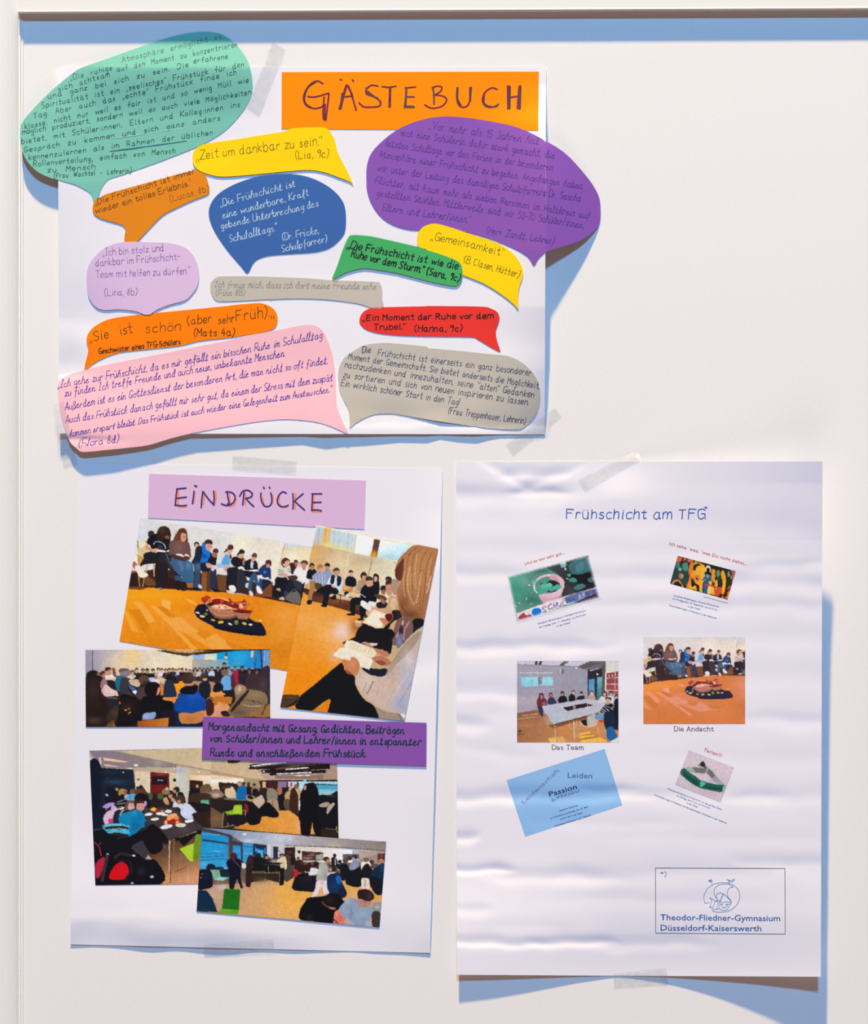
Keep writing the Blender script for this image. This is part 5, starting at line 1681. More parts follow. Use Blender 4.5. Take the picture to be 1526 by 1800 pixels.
TEAM.run('''
T 900 1150 7.63
f a09ca8
g a89ca8 9c98a4 70,200 900,500 60,90 1020,90 1020,600 60,790
b 9090a0 .6 850,300 200,200
b b0a4b0 .6 300,650 200,120
p c8c4d0 60,90 860,90 1040,90 880,160 380,145 60,132
l 706874 6 70,132 400,148 880,160
p 3c3438 315,90 345,90 335,140 300,138
p 3c3438 375,90 405,90 385,142 350,140
p 3c3438 700,92 730,92 660,150 632,150
p 3c3438 745,92 765,92 690,152 665,152
g 5c5454 6c6464 900,180 1250,200 1045,92 1300,92 1250,140 1240,620 1015,600 1010,210 880,170
p 74706c 940,200 1250,110 1250,150 1010,215
p d8d0d0 850,160 870,165 870,200 850,195
p e0dce4 640,200 658,200 658,262 650,262
p 746c78 662,195 695,200 700,260 660,262
l c8e4f0 8 95,248 545,248
l b0c8e0 5 150,495 560,468
g 88d0dc a0d8e0 110,300 550,400 112,308 345,302 350,425 135,436
p 98d4e0 405,306 545,300 552,412 360,418
p 7c7480 345,305 405,305 400,400 360,410
p b0a4b4 370,330 400,310 390,370
l 507c8c 3 240,350 285,350
l 507c8c 3 262,352 262,385
l 607880 3 230,390 285,385
p 2c2430 1015,215 1205,150 1205,300 1115,320 1110,560 1015,580
l d8dce8 6 1045,218 1205,160
l c8ccd8 5 1045,222 1200,182
s e8e4e8 1130,272 1145,250 1160,272
g 4c8cc0 68a8b8 1030,330 1100,550 1030,335 1108,325 1105,560 1030,540
g 70b8c0 3c7888 1145,300 1200,560 1145,310 1205,300 1195,580 1140,580
p 302c38 1108,320 1142,310 1138,600 1105,590
p 5c5454 1210,150 1258,110 1245,600 1205,590
# shelf
p dcd4cc 1258,90 1426,90 1426,560 1250,500
g 843840 a05050 1270,260 1426,500 1268,255 1426,228 1426,560 1262,490
p c8b8a0 1290,275 1310,275 1310,300 1290,300
p c0a8a0 1340,270 1360,270 1360,300 1340,300
l f0e8e4 6 1268,322 1426,308
l f0e8e4 7 1262,402 1426,400
l f0e8e4 7 1262,480 1426,486
l f0e8e4 9 1256,240 1250,500
l e0c8c4 6 1385,230 1378,560
l b0a8a4 3 1385,90 1388,230
# floor
g 8a5c44 c48450 100,800 600,1180 60,790 340,740 420,800 1100,800 1430,1000 1430,1185 60,1185
b c08858 .6 200,950 150,40
b b07850 .6 350,1060 200,60
l e0b898 7 140,822 340,798
l d8ac84 8 80,870 330,835
l 744834 5 70,810 340,770
l 9c6848 5 70,920 300,900
l 9c6848 5 90,980 460,960
s 342420 80,1030 110,1015 125,1030 90,1045
b 5c3c30 .7 100,1070 50,16
p e8b858 480,1130 620,1105 720,1180 520,1182
p d8a860 600,1110 680,1100 720,1160 660,1180
p f0b848 890,1060 1030,1035 1060,1060 900,1100
p f0b848 900,1100 1080,1080 1110,1095 900,1130
p f0b848 930,1150 1190,1110 1290,1180 900,1182
l 7c4c38 6 900,1090 1080,1070
l 7c4c38 6 900,1140 1120,1110
p 7c4830 480,960 560,930 1120,800 1000,860 560,990
# people
s 34304c 340,700 400,690 420,800 400,840 370,790
s 6c2c3c 330,640 350,590 410,570 460,610 465,680 410,695 350,710
e 482024 393,560 36,42
s b07468 375,550 412,550 410,590 385,600
s 9c5c5c 400,650 450,640 450,680 410,680
s 343450 475,620 500,580 550,580 590,630 590,660 490,672
e 5c2c30 517,545 26,36
s c08078 505,535 530,535 530,565 508,565
s 1c181c 620,600 650,560 700,550 735,590 735,635 630,655
e 34221c 675,520 26,26
s c08478 662,520 690,518 688,555 668,555
s 1c1c1c 765,560 800,530 845,560 845,620 765,630
e 5c4038 820,500 24,24
s d8a8a0 805,500 830,500 828,530 808,530
s 242424 865,600 895,560 960,550 970,600 880,612
e 2c2428 930,515 20,18
s d0a098 915,530 940,528 938,555 918,555
s b8a090 1015,600 1030,550 1100,535 1115,580 1110,610 1020,612
e 2c2424 1065,512 28,28
s e0b0a0 1052,505 1085,505 1080,545 1058,545
s d0ccd0 1150,650 1180,580 1230,560 1290,600 1240,650
e 241a1c 1245,535 34,40
s d8a090 1225,520 1258,520 1255,565 1232,565
s c8d0d8 1290,560 1350,550 1370,640 1330,660 1290,600
e 44302c 1325,525 34,34
s c8948c 1308,520 1345,520 1340,560 1315,560
e 4c3434 1400,565 28,30
e c09088 1398,580 22,24
s 242028 1370,620 1426,600 1426,740 1380,720
# table
g c0bcc8 a8b8c0 600,650 560,930 400,695 980,600 1150,620 1160,655 1260,660 1160,770 555,935
b a8b4c4 .6 560,880 100,60
l e4dcd8 4 400,697 555,932 1160,775
p 2c2028 670,712 990,650 1105,685 745,762
l e8e4e0 6 668,712 745,765 1105,687
l f0ece8 5 668,712 990,648 1105,685
l d0c8b8 9 822,690 826,745
l d0c8b8 9 840,685 845,742
l d8d0b0 6 1008,652 1012,705
l 483840 5 770,700 772,750
# legs
l c8b090 11 570,935 600,1180
l 8a6c50 5 590,935 604,1180
l a88868 11 425,750 435,880
l b09070 13 455,800 480,970
l c8ac88 8 768,880 774,1005
l d8c8a8 14 825,870 840,1130
l b89878 14 865,865 875,1115
p 6c4434 560,935 1160,778 1160,800 870,880 570,955
# chairs and boy in stripes
p 201818 920,890 1010,860 1030,960 960,950
s b8b0a4 1005,850 1050,815 1110,800 1150,860 1140,920 1090,960 1020,970
c d8ccc0 7 920,900 960,960 1060,970 1140,930
l c0b8ac 6 920,920 900,1020
l c0b8ac 7 1135,940 1175,1100
l a89c90 4 985,980 990,1100
s 6890b8 1110,820 1180,800 1260,830 1250,880 1130,870
s c04838 1165,885 1240,880 1260,910 1180,910
l c0b0a8 8 1235,920 1262,1100
s 14181f 1180,760 1250,680 1300,650 1370,690 1370,770 1250,800
l e0e0e4 8 1180,740 1240,790
l e0e0e4 8 1200,725 1290,790
l e0e0e4 7 1230,700 1320,775
l e0e0e4 6 1260,690 1370,745
l e0e0e4 6 1320,740 1370,690
e 30221c 1290,600 42,30
e d09c90 1287,632 34,40
l 9c5048 4 1278,655 1300,650
s 1a2438 1235,800 1330,760 1420,740 1420,1000 1330,990 1250,1000
s 18181c 1370,650 1426,630 1426,1000 1390,950
s 245c98 1270,1000 1340,970 1390,1050 1410,1110 1310,1160 1270,1110
p d0e0dc 1300,1182 1426,1110 1426,1182
w .2 1.6
n .016 5
n .035 1.0
''')
GARDEN = Canvas(885, 968, 1065, 1100)
GARDEN.run('''
T 880 960 8.03
f 5c8c7c
b 3c9478 .8 250,600 150,200
b 58a48c .7 200,450 120,60
b 7ca898 .6 330,500 60,60
b 2c6c5c .7 450,760 130,80
b 2c5c50 .8 550,330 120,50
g 3c4440 281c20 700,300 1300,500 640,300 1300,100 1450,700 880,760 820,400
b 4c4448 .6 980,620 80,60
s 3c6c70 960,270 1050,200 1200,150 1250,250 1280,340 1200,370 1120,400 1000,380
s 4c7c80 1090,240 1160,220 1180,320 1090,370 1050,320
s 44747c 1180,200 1240,160 1270,320 1210,340
s 3c6468 980,290 1040,270 1060,350 990,370
s 181418 950,400 1100,400 1250,380 1320,480 1200,540 1080,520
s 3c646c 1230,460 1290,430 1330,470 1280,510 1240,500
s 40747c 1030,590 1090,540 1160,530 1200,560 1150,600 1080,620
s 7cb4b4 840,220 900,200 930,260 900,300 850,290
s a8d0c8 860,240 910,220 900,260
e a8dcd0 912,322 12,20
s 48b09c 940,400 990,390 980,425 950,420
s 3c8880 950,480 1030,440 1080,490 1040,510
e c8f0e8 940,456 12,8
e e8d0cc 405,550 18,10
e e0d0c0 260,802 18,8
e e0d0c0 430,818 14,7
e d8d8cc 365,740 6,16
e d8d0c0 215,845 10,6
# bucket
s d0a8b4 540,680 600,790 700,790 830,720 870,640 890,560 700,680
s e0b8c4 560,690 720,690 860,620 850,680 700,730 570,710
e e4c0c8 680,540 222,148 -6
e 6c8478 672,545 190,122 -6
s c898a8 700,410 800,420 860,500 860,560 820,560 780,480 700,470
s d8b0bc 780,410 870,470 880,560 850,580 830,500
s 2c1c20 560,520 700,480 830,520 820,600 700,650 600,600
s 48a488 490,580 560,540 620,520 680,540 700,600 640,650 560,680 480,640
s 5cb49c 560,560 620,530 660,570 600,600
s 4cac94 690,600 740,570 790,540 850,550 840,600 760,620 700,640
s 68bca4 640,530 700,520 730,560 690,580
s 40987c 540,500 620,460 680,480 640,520 560,520
c e8e0ec 14 465,560 480,620 520,660
s 5cac98 430,500 500,460 500,500 450,530
l 98b0a8 3 600,420 640,480
l c8b0a8 3 700,440 760,470
l c8b0a8 3 680,470 740,430
# painted plank
p e8d4d8 230,950 620,800 920,700 1380,570 1385,640 1000,800 560,960 240,1040
p c8a8b0 860,740 1380,570 1385,620 900,780
p 586898 900,720 1100,650 1290,610 1370,590 1375,640 1060,770 930,810
b 8c90b8 .5 1100,700 120,40
s 3c2c44 1060,790 1380,650 1405,740 1200,790 1050,800
e 0c74d0 505,928 70,58 -15
s a83c4c 250,1000 320,940 360,970 430,960 430,1000 370,1000 350,1030 280,1040
l c06070 4 370,925 395,940
c 283c8c 11 650,855 590,865 620,900 640,920 585,935
c 283c8c 11 725,810 675,840 680,890 740,870
l 283c8c 10 745,805 755,870
l 283c8c 10 790,785 785,870
l 283c8c 10 750,840 785,830
c 283c8c 10 800,790 810,840 850,840 850,790
l 283c8c 10 870,770 885,835 920,825
c 385090 9 970,740 930,760 940,800 975,790 970,770
l 385090 8 985,790 1010,730 1030,780
l 405898 8 1040,770 1035,710
c 405898 8 1035,710 1075,700 1080,750 1040,765
l e0d8e8 7 1110,740 1105,690 1130,700 1120,735
l d8d8ec 7 1185,650 1155,660 1165,700 1195,690
l d8d8ec 6 1160,680 1185,672
l 283c6c 9 1215,695 1205,650 1250,690 1260,630
p 3058a8 1290,640 1360,610 1365,650 1300,660
l 38304c 6 560,990 900,870 1200,790
w .2 1.6
n .016 5
n .035 1.0
''')
ART = Canvas(1172, 972, 1298, 1058)
ART.run('''
T 1160 940 8.976
f 28241c
p c86040 270,335 540,400 520,430 250,440
p 2c4438 240,430 440,400 460,620 420,800 180,760
s 3c7464 250,450 300,420 320,500 260,520
s 4c8c74 350,470 430,440 440,560 380,560
e 78b09c 318,540 30,26
l 2c1418 20 370,360 320,480
l 2c1418 16 440,380 330,450
e b05c40 330,650 40,50
s 98a888 330,620 370,630 360,680 335,680
c e0904c 20 190,780 230,730 290,720 350,800 370,830
s 1c1418 270,740 330,770 330,810 240,790
# glowing abstract shapes
p f0a028 480,560 560,400 700,470 720,560 640,860 600,880 440,840
s e07830 480,450 530,440 520,560 490,620 500,700 440,840 420,800 460,680 450,560
s f8b030 560,520 630,500 620,600 560,620
s 24301c 530,480 600,450 640,480 580,500 560,560 530,560
e d86c30 580,690 54,48
e f0a860 580,690 34,30
e 381c1c 582,690 20,18
s 241c1c 500,680 560,760 620,800 620,880 590,880 560,800 500,820
s f8b438 640,540 720,520 700,700 640,760
p f8a828 640,700 800,640 860,640 900,960 620,890
s f0e0a8 720,520 760,480 800,520 790,600 780,540 740,520 730,600
e 181418 762,545 26,28
s 181418 710,590 760,570 790,600 780,630 710,620
s 2c5c84 740,610 790,640 810,730 770,730 730,700 660,720 700,660
s 6ca4a8 730,640 760,620 770,670 740,680
s 285878 680,740 760,700 770,780 740,920 670,900
s e8c088 760,820 800,800 790,930 750,920
s e89830 810,560 850,540 890,600 860,680 820,640
s 28402c 870,600 920,550 960,620 940,720 890,700
s 70987c 900,570 940,560 940,640 900,660
s f8a428 960,620 990,560 1030,620 1040,740 1020,900 1000,950 970,900 990,760
s f0a030 880,720 910,740 900,860 870,900
c b84038 24 700,800 780,790 860,820 960,850
s c84c34 880,860 960,820 980,900 900,970 860,930
s 38442c 820,740 870,760 860,800 820,790
p 24301c 1040,560 1130,590 1130,800 1060,820 1040,720
s 78988c 1070,590 1100,580 1100,660 1070,650
s 8c9c7c 1115,640 1135,650 1130,700 1115,690
p c85c48 1110,550 1195,570 1150,760 1140,620
p e87838 1150,640 1175,680 1110,830 1080,880 1060,840 1130,790
s 902c20 1060,850 1120,830 1100,900 1080,880
p e87c40 1030,930 1100,880 1080,1010 960,990
s 302018 1000,930 1050,890 1060,960 1010,990
l 24201c 10 700,440 1100,560
l 3c2018 8 560,420 700,470
c 24201c 12 870,500 960,520 1060,540 1120,600
l 301c18 8 800,640 840,760 870,900
c 301c18 7 700,720 680,830 700,920
w .2 1.6
n .016 5
n .035 1.0
''')
RIBBON = Canvas(1182, 1314, 1294, 1414)
RIBBON.run('''
T 1140 1300 8.976
f d0bfc6
b c4b0ba .5 1000,850 200,80
l a890a0 8 425,715 1130,985
l a890a0 7 1345,450 1130,985
p 9c9c9c 600,430 800,430 930,450 890,535 720,525 620,500
b a8b4b8 .8 640,470 60,30
p 746c6c 700,440 930,450 895,530 740,520
p 9c9ca0 940,445 1000,490 1090,600 1210,720 1160,720 1060,690 960,580 905,515
p 6c6c68 940,445 1010,500 1050,580 1000,600 905,515
b b0b4bc .6 1120,680 50,30
s 242c28 800,390 855,335 890,380 900,420 870,440 800,400
s 4c4c48 860,420 930,435 900,450
s 8c8884 770,400 800,390 850,430 800,420
c f0e0e4 7 935,455 920,495 895,530
s 1c5448 500,500 560,450 640,510 820,640 830,700 790,750 640,660 520,560
c 103830 14 540,520 660,620 800,720
c 2c7464 10 570,480 680,570 810,660
b 6c6c6c .6 515,520 30,30
s 1c5c4c 820,650 950,680 1110,710 1200,720 1200,780 1150,825 1040,810 790,750
c 103c34 16 900,740 1020,770 1160,770
c 58ac94 12 830,690 870,690 900,690
s 58b498 820,660 900,680 860,730 815,740
s 80b8b0 1175,740 1205,730 1195,790 1160,800
w .2 1.6
n .016 5
n .035 1.0
''')
# ------------------------------------------------------------ the board (setting)
M_BOARD = mat('board_white', 'ece6e1', 0.55, 0.012, 260, 0.05, 0.3)
M_RAIL = mat('rail_cream', 'ece7df', 0.5, 0.01, 300, 0.04, 0.3)
M_PAPER = mat('white_paper', 'ebe6ea', 0.9, 0.02, 1500, 0.12)
M_PAPER2 = mat('plotter_paper', 'ebe5eb', 0.85, 0.02, 1500, 0.10)
def profile(name, pts, a, b, vertical, m, **kw):
    """extrude a cross-section (position, height) along the board"""
    n = len(pts); v = []; f = []
    for t in (a, b):
        for q, h in pts:
            X, Y = (q, t) if vertical else (t, q + (t - 38) * -0.0044)
            v.append(((X - CX) * S, -h * S, (CZ - Y) * S + ZC))
    for i in range(n - 1):
        f.append((i, i + 1, n + i + 1, n + i))
    f.append(tuple(range(n))); f.append(tuple(range(2 * n - 1, n - 1, -1)))
    me = bpy.data.meshes.new(name); me.from_pydata(v, [], f); me.update()
    import bmesh
    bm = bmesh.new(); bm.from_mesh(me); bmesh.ops.recalc_face_normals(bm, faces=bm.faces[:]); bm.to_mesh(me); bm.free()
    return link(name, me, m, **kw)
profile('wall_back', [(36, 0), (2600, 0), (2600, -12), (36, -12), (36, 0)], -900, 2900, True, M_BOARD, kind='structure')
# upright frame at the left: rounded cheek, narrow groove, slim bead
cheek = [(-900, -12), (-900, 17), (-60, 17)] + [(-20 + 0, 17.5), (0, 17), (8, 16), (15, 14.2), (22, 11.5), (28, 8.2), (32, 5), (33, 2.6), (34, 2.2), (34.6, 4.4), (36.8, 4.4), (37.4, 1.6), (38.6, 1.4), (39.2, 2.4), (41.4, 2.2), (41.8, 0), (41.8, -12), (-900, -12)]
tr = profile('trim_1', cheek, -900, 2900, True, M_RAIL, kind='structure')
# rail along the top edge, standing proud of the board
rail = [(-900, -12), (-900, 15.5), (18, 15.5), (21.5, 15.5), (22.3, 16.2), (24.0, 16.2), (24.8, 15.4), (24.8, 0), (24.8, -12), (-900, -12)]
profile('trim_2', rail, 33.5, 2600, False, M_RAIL, kind='structure')

# ------------------------------------------------------------ sticky tape
def tape_mat():
    if 'tape' in _m: return _m['tape']
    m = bpy.data.materials.new('frosted_tape'); m.use_nodes = True; nt = m.node_tree; nt.nodes.clear()
    out = nt.nodes.new('ShaderNodeOutputMaterial'); mx = nt.nodes.new('ShaderNodeMixShader'); tr = nt.nodes.new('ShaderNodeBsdfTransparent')
    pb = nt.nodes.new('ShaderNodeBsdfPrincipled'); pb.inputs['Base Color'].default_value = (0.52, 0.54, 0.55, 1); pb.inputs['Roughness'].default_value = 0.3
    tc = nt.nodes.new('ShaderNodeTexCoord'); n = nt.nodes.new('ShaderNodeTexNoise'); n.inputs['Scale'].default_value = 160; n.inputs['Detail'].default_value = 4
    r = nt.nodes.new('ShaderNodeMapRange'); r.inputs[1].default_value = .35; r.inputs[2].default_value = .7; r.inputs[3].default_value = 0.12; r.inputs[4].default_value = 0.24
    tr.inputs[0].default_value = (0.97, 0.975, 0.98, 1)
    nt.links.new(tc.outputs['Object'], n.inputs['Vector']); nt.links.new(n.outputs[0], r.inputs[0]); nt.links.new(r.outputs[0], mx.inputs[0])
    nt.links.new(tr.outputs[0], mx.inputs[1]); nt.links.new(pb.outputs[0], mx.inputs[2]); nt.links.new(mx.outputs[0], out.inputs[0])
    _m['tape'] = m; return m
def tape(corners, hf, label, group='pieces of clear sticky tape'):
    x, y, f = quad_grid(corners, 3)
    h = hf(x, y) + 0.12 * np.sin(x * .9) * np.sin(y * .7)
    me = np_mesh('tape_strip', Pa(x, y, h), f)
    return link('tape_strip', me, tape_mat(), label=label, cat='tape', group=group)
def over(hf, inside, lo, edge=6.0):
    """height of something bridging from a sheet onto the board"""
    def g(x, y):
        d = inside(x, y); k = sstep(-edge, 0.5, d)
        return lo + k * (hf(x, y) + 1.0 - lo)
    return g

# ------------------------------------------------------------ GUEST BOOK poster
pA = sheet('poster_sheet', [(102, 118), (960, 117), (957.5, 763.5), (103.5, 762)], hA, M_PAPER, 3,
           label='wide white poster sheet with coloured speech bubbles at the top left', cat='poster')
inA = lambda x, y: np.minimum(np.minimum(x - 103, 958 - x), np.minimum(y - 118, 763 - y))
tape([(480, 73), (502, 87), (456, 205), (433, 188)], over(hA, inA, 0.5, 25), 'clear tape strip at the poster top edge, right of the sea green bubble')
tape([(92, 712), (112, 706), (136, 818), (112, 824)], over(hA, inA, 0.5, 40), 'clear tape strip running down from under the long pink bubble')
tape([(975, 717), (988, 733), (902, 802), (889, 782)], over(hA, inA, 0.5, 14), 'clear tape strip slanting over the guest book poster lower right corner')

def card(col, name): return mat('card_' + name, col, 0.92, 0.035, 1300, 0.16)
def z(ox, oy, k, s): return [(ox + float(q.split(',')[0]) / k, oy + float(q.split(',')[1]) / k) for q in s.split()]
K3, K4 = 3.052, 3.815
GB = 'speech bubbles cut from coloured card on the guest book poster'

# title strip
tA = off(hA, .5)
pT = [(495.2, 126.8), (947.4, 125.8), (946, 229.4), (494.9, 226.7)]
strip = sheet('title_strip', pT, tA, card('ff8c00', 'orange'), 8, label='bright orange paper strip lettered GÄSTEBUCH at the top of the poster', cat='title strip')
def marker(parent, hf, name, ox, oy, k, groups):
    for g in groups:
        o = None
        for col, w, segs in g:
            I = Ink()
            for sg in segs.split('|'):
                p = z(ox, oy, k, sg)
                I.stroke(catmull(p, 5) if len(p) > 2 else p, w * 1.15, None)
            if o is None: o = I.build(name, col, parent, hf, 0.1)
            else: I.build('marker_shade', col, o, hf, 0.2)
R1, R2 = '7c2438', '5a3038'
marker(strip, tA, 'letter', 450, 0, K3, [
 [(R1, 2.7, '360,450 330,435 295,450 265,490 255,530 270,565 310,582 350,575 365,560|278,518 320,520 390,500|392,500 385,560 375,645|366,520 360,600 362,640|372,560 368,645'), ('4a2c40', 1.8, '322,440 280,470 262,520 268,555 300,578|370,610 372,645')],
 [(R1, 2.7, '485,455 470,500 447,585|455,585 470,520 488,460|488,455 510,500 538,592|496,460 520,520|470,520 520,515|452,425 460,430|517,428 524,436'), ('544048', 2.2, '462,500 452,585')],
 [(R1, 2.7, '655,462 620,458 592,480 595,505 635,520 668,545 660,570 610,575 575,572 552,550|600,490 610,500 650,530'), ('564450', 2.2, '590,470 600,505 650,525 668,555')],
 [(R1, 2.5, '675,465 715,468 752,462|718,470 716,520 714,575|722,470 720,575'), ('544048', 1.8, '700,470 750,462')],
 [(R1, 2.5, '806,470 803,520 798,570|800,472 857,467|803,520 850,520|795,573 825,570 850,573'), ('4c4a52', 2.6, '795,575 850,575|808,475 804,565')],
 [(R1, 2.5, '948,470 955,510 955,560|945,470 975,462 998,470 990,490 960,510|960,510 1000,515 1022,530 1015,555 985,575 940,580 905,562'), ('4c4450', 2.4, '952,475 956,558|975,500 955,510')],
 [(R1, 2.7, '1080,470 1078,530 1090,565 1115,576 1140,560 1150,520 1155,468|1148,470 1148,540'), ('4c3c48', 2.6, '1083,470 1082,530 1100,565|1154,470 1150,540')],
 [(R1, 2.7, '1295,480 1265,472 1230,495 1215,535 1230,568 1265,576 1303,560|1225,500 1222,550'), ('54404a', 2.2, '1218,520 1230,560 1280,574 1300,562')],
 [(R1, 2.8, '1350,460 1352,585|1358,462 1360,585|1352,525 1415,515|1418,460 1412,520 1408,585|1412,462 1402,582'), ('40383e', 2.8, '1363,462 1361,583|1420,462 1416,585')],
])
BUB = []
def bubble(name_col, col, pts, hf, label, lines, inkc, w, **kw):
    o = cutout('speech_bubble', catmull(pts, 3, True) if kw.pop('round', True) else pts, hf, card(col, name_col), 3,
               label=label, cat='speech bubble', group=GB)
    hand(o, hf, inkc, lines, w, **kw)
    return o
def zz(k, ox, oy, t):
    return z(ox, oy, k, t)

# big green bubble, upper left
pts = zz(K3, 0, 0, '107,720 118,660 165,600 240,520 330,440 400,385 450,358 560,320 700,270 830,225 950,190 1050,173 1130,172 1190,185 1240,215 1290,265 1330,330 1350,400 1355,470 1340,530 1300,600 1230,680 1150,740 1050,790 900,850 750,905 650,940 590,958 560,985 540,1020 528,1060 505,1082 490,1045 460,1020 400,990 330,970 260,950 200,920 150,870 120,810')
def L3(t, x0, y0, x1, y1, u, **k): return (t, x0 / K3, y0 / K3, x1 / K3, y1 / K3, u, k)
teal = bubble('teal', '79bfab', pts, hteal, 'large sea green bubble in the top left corner, written all over in small black hand', [
 L3('„Die ruhige', 380, 430, 602, 375, .66, col='33544d'), L3('Atmosphäre ermöglicht es,', 655, 335, 1200, 203, .66, col='4c7468'),  # upper lines in lighter ink: gloss reflection put into the colour
 L3('sich achtsam', 315, 490, 590, 408, .66), L3('auf den Moment zu konzentrieren', 628, 385, 1273, 250, .66, col='3c5c54'),
 L3('und ganz bei sich zu sein. Die', 260, 530, 1010, 358, .66), L3('erfahrene', 1040, 340, 1222, 315, .66),
 L3('Spiritualität ist ein „seelisches“ Frühstück für den', 225, 580, 1308, 356, .66),
 L3('Tag. Aber auch das „echte“ Frühstück finde ich', 182, 635, 1268, 398, .66),
 L3('klasse, nicht nur weil es fair ist und so wenig Müll wie', 135, 692, 1333, 440, .66),
 L3('möglich produziert, sondern weil es auch viele Möglichkeiten', 120, 722, 1345, 505, .64),
 L3('bietet, mit Schüler:innen, Eltern und Kolleg:innen ins', 115, 772, 1285, 573, .66),
 L3('Gespräch zu kommen und sich ganz anders', 130, 818, 1178, 645, .66),
 L3('kennenzulernen als im Rahmen der üblichen', 155, 858, 1140, 722, .66),
 L3('Rollenverteilung, einfach von Mensch', 178, 893, 940, 820, .66), L3('zu Mensch', 255, 925, 508, 905, .64),
 L3('(Frau Wachtel - Lehrerin)', 290, 955, 702, 925, .6)], '2c423e', 1.0, slant=.16, jit=.45, ws=15, sp=4.2, asc=1.05)
for pp, c, w in (([(590, 812), (780, 787), (1000, 757)], '26626a', 1.5), ([(585, 745), (800, 714), (995, 685)], 'a8dccb', .9)):
    I = Ink(); I.stroke([(a / K3, b / K3) for a, b in pp], w); I.build('underline', c, teal, hteal)

# small orange bubble
pts = zz(K4, 0, 300, '622,240 635,205 670,180 720,155 900,105 1100,50 1290,0 1340,5 1375,25 1395,80 1405,130 1390,160 1300,195 1180,250 1090,300 1000,390 915,478 870,482 835,478 838,420 843,395 820,365 760,345 690,325 640,300 622,270')
bubble('ochre', 'e28419', pts, off(hA, 1.2), 'orange bubble tucked under the tail of the sea green bubble', [
 ('„Die Frühschicht ist immer', 168, 360.5, 343, 304, .74), ('wieder ein tolles Erlebnis.“', 168.5, 375.5, 336, 325, .74), ('(Lucas, 8b)', 300, 355, 367, 336, .85, {'w': .9, 'col': '8a4c1c'})],
 '5a3416', 1.05, slant=.12, asc=.9)
# yellow bubble with the thankful line
pts = zz(K3, 0, 0, '1035,870 1037,820 1060,790 1110,770 1250,750 1400,725 1526,705') + zz(K3, 450, 0, '200,688 300,683 370,685 405,715 425,760 440,820 480,900 522,988 505,975 440,950 370,925 290,912 180,918 0,935') + zz(K3, 0, 0, '1200,948 1120,935 1060,910')
bubble('yellow', 'fdd20c', pts, off(hA, 1.7), 'yellow bubble with a long pointed tail, left of the big purple bubble', [
 ('„Zeit um dankbar zu sein.“', 346, 281, 566, 254.5, 1.2, {'sag': -1}), ('(Lia, 9c)', 520, 279.5, 577, 276, 1.05)], '6c5c10', 1.0, slant=.1, asc=.85)
# lilac bubble
pts = zz(K4, 0, 300, '580,720 590,650 620,595 680,535 760,492 860,477 1000,480 1130,485 1230,510 1290,560 1325,630 1336,700 1325,770 1290,825 1240,870 1150,895 1080,920 1040,940 1010,962 985,966 960,962 920,945 860,935 790,930 715,935 660,925 620,890 590,830')
bubble('lilac', 'dabada', pts, off(hA, 1.5), 'pale lilac bubble on the left, below the small orange bubble', [
 ('„Ich bin stolz und', 181, 449.5, 288, 441, .88), ('dankbar im Frühschicht-', 168, 468, 316, 456, .88), ('Team mit helfen zu dürfen.“', 169, 488, 334, 481, .88), ('(Lina, 8b)', 184, 520, 241, 518, .85)],
 '8a6294', .95, slant=.05)
# blue bubble
pts = zz(K4, 350, 300, '65,300 75,230 120,165 200,110 320,60 450,30 620,23 740,45 840,90 920,150 970,220 985,300 980,400 950,455 880,515 780,545 650,555 480,568 400,590 360,625 325,688 280,640 210,560 150,480 95,390')
bubble('blue', '3a65a6', pts, off(hA, .8), 'dark blue bubble with white handwriting, left of centre', [
 ('„Die Frühschicht ist', 388, 363, 519, 327.5, .8), ('eine wunderbare, Kraft', 392, 384, 543, 343.5, .8), ('gebende Unterbrechung des', 389, 402.5, 559, 362.5, .8),
 ('Schulalltags.“', 404, 426, 487, 405, .85), ('(Dr. Fricke,', 497, 422.5, 561, 410, .8), ('Schulpfarrer)', 496, 443, 574, 425, .8)],
 'b8ccd8', 1.15, slant=.14, asc=1.25, cursive=True)
# purple bubble
pts = zz(K3, 450, 0, '592,960 595,890 620,820 680,755 760,695 850,655 950,630 1050,625 1180,638 1330,665 1420,690 1526,740') + zz(2.4377, 900, 0, '220,650 290,720 345,790 375,850 380,910') + zz(K4, 700, 300, '1350,350 1320,400 1240,460 1150,495 1050,525 985,550 940,590 910,637 880,590 830,550 750,510 600,450 400,400 250,385 130,400 0,378') + zz(K4, 350, 300, '1230,320 1160,230 1125,130 1123,60')
hP = hpurple
PI_ = '5c3c84'
bubble('purple', '8a55ae', pts, hP, 'large purple bubble sticking out past the right edge of the poster', [
 ('„Vor mehr als 15 Jahren hat', 755, 226, 946, 254, .92), ('sich eine Schülerin dafür stark gemacht, die', 704, 238, 975, 279, .88),
 ('letzten Schultage vor den Ferien in der besonderen', 678, 257, 971, 300, .88), ('Atmosphäre einer Frühschicht zu begehen. Angefangen haben', 666, 276, 1023, 332, .88),
 ('wir unter der Leitung des damaligen Schulpfarrers Dr. Sascha', 663, 300, 1020, 354, .88), ('Flüchter, mit kaum mehr als sieben Personen im Halbkreis auf', 659, 322, 1035, 384, .88),
 ('gestellten Stühlen. Mittlerweile sind wir 50-70 Schüler/innen,', 662, 344, 1026, 401, .88), ('Eltern und Lehrer/innen.“', 672, 370, 826, 392, .88), ('(Herr Zandt, Lehrer)', 855, 410, 973, 429, .88)],
 PI_, 1.05, slant=.08, cursive=True, ws=8)
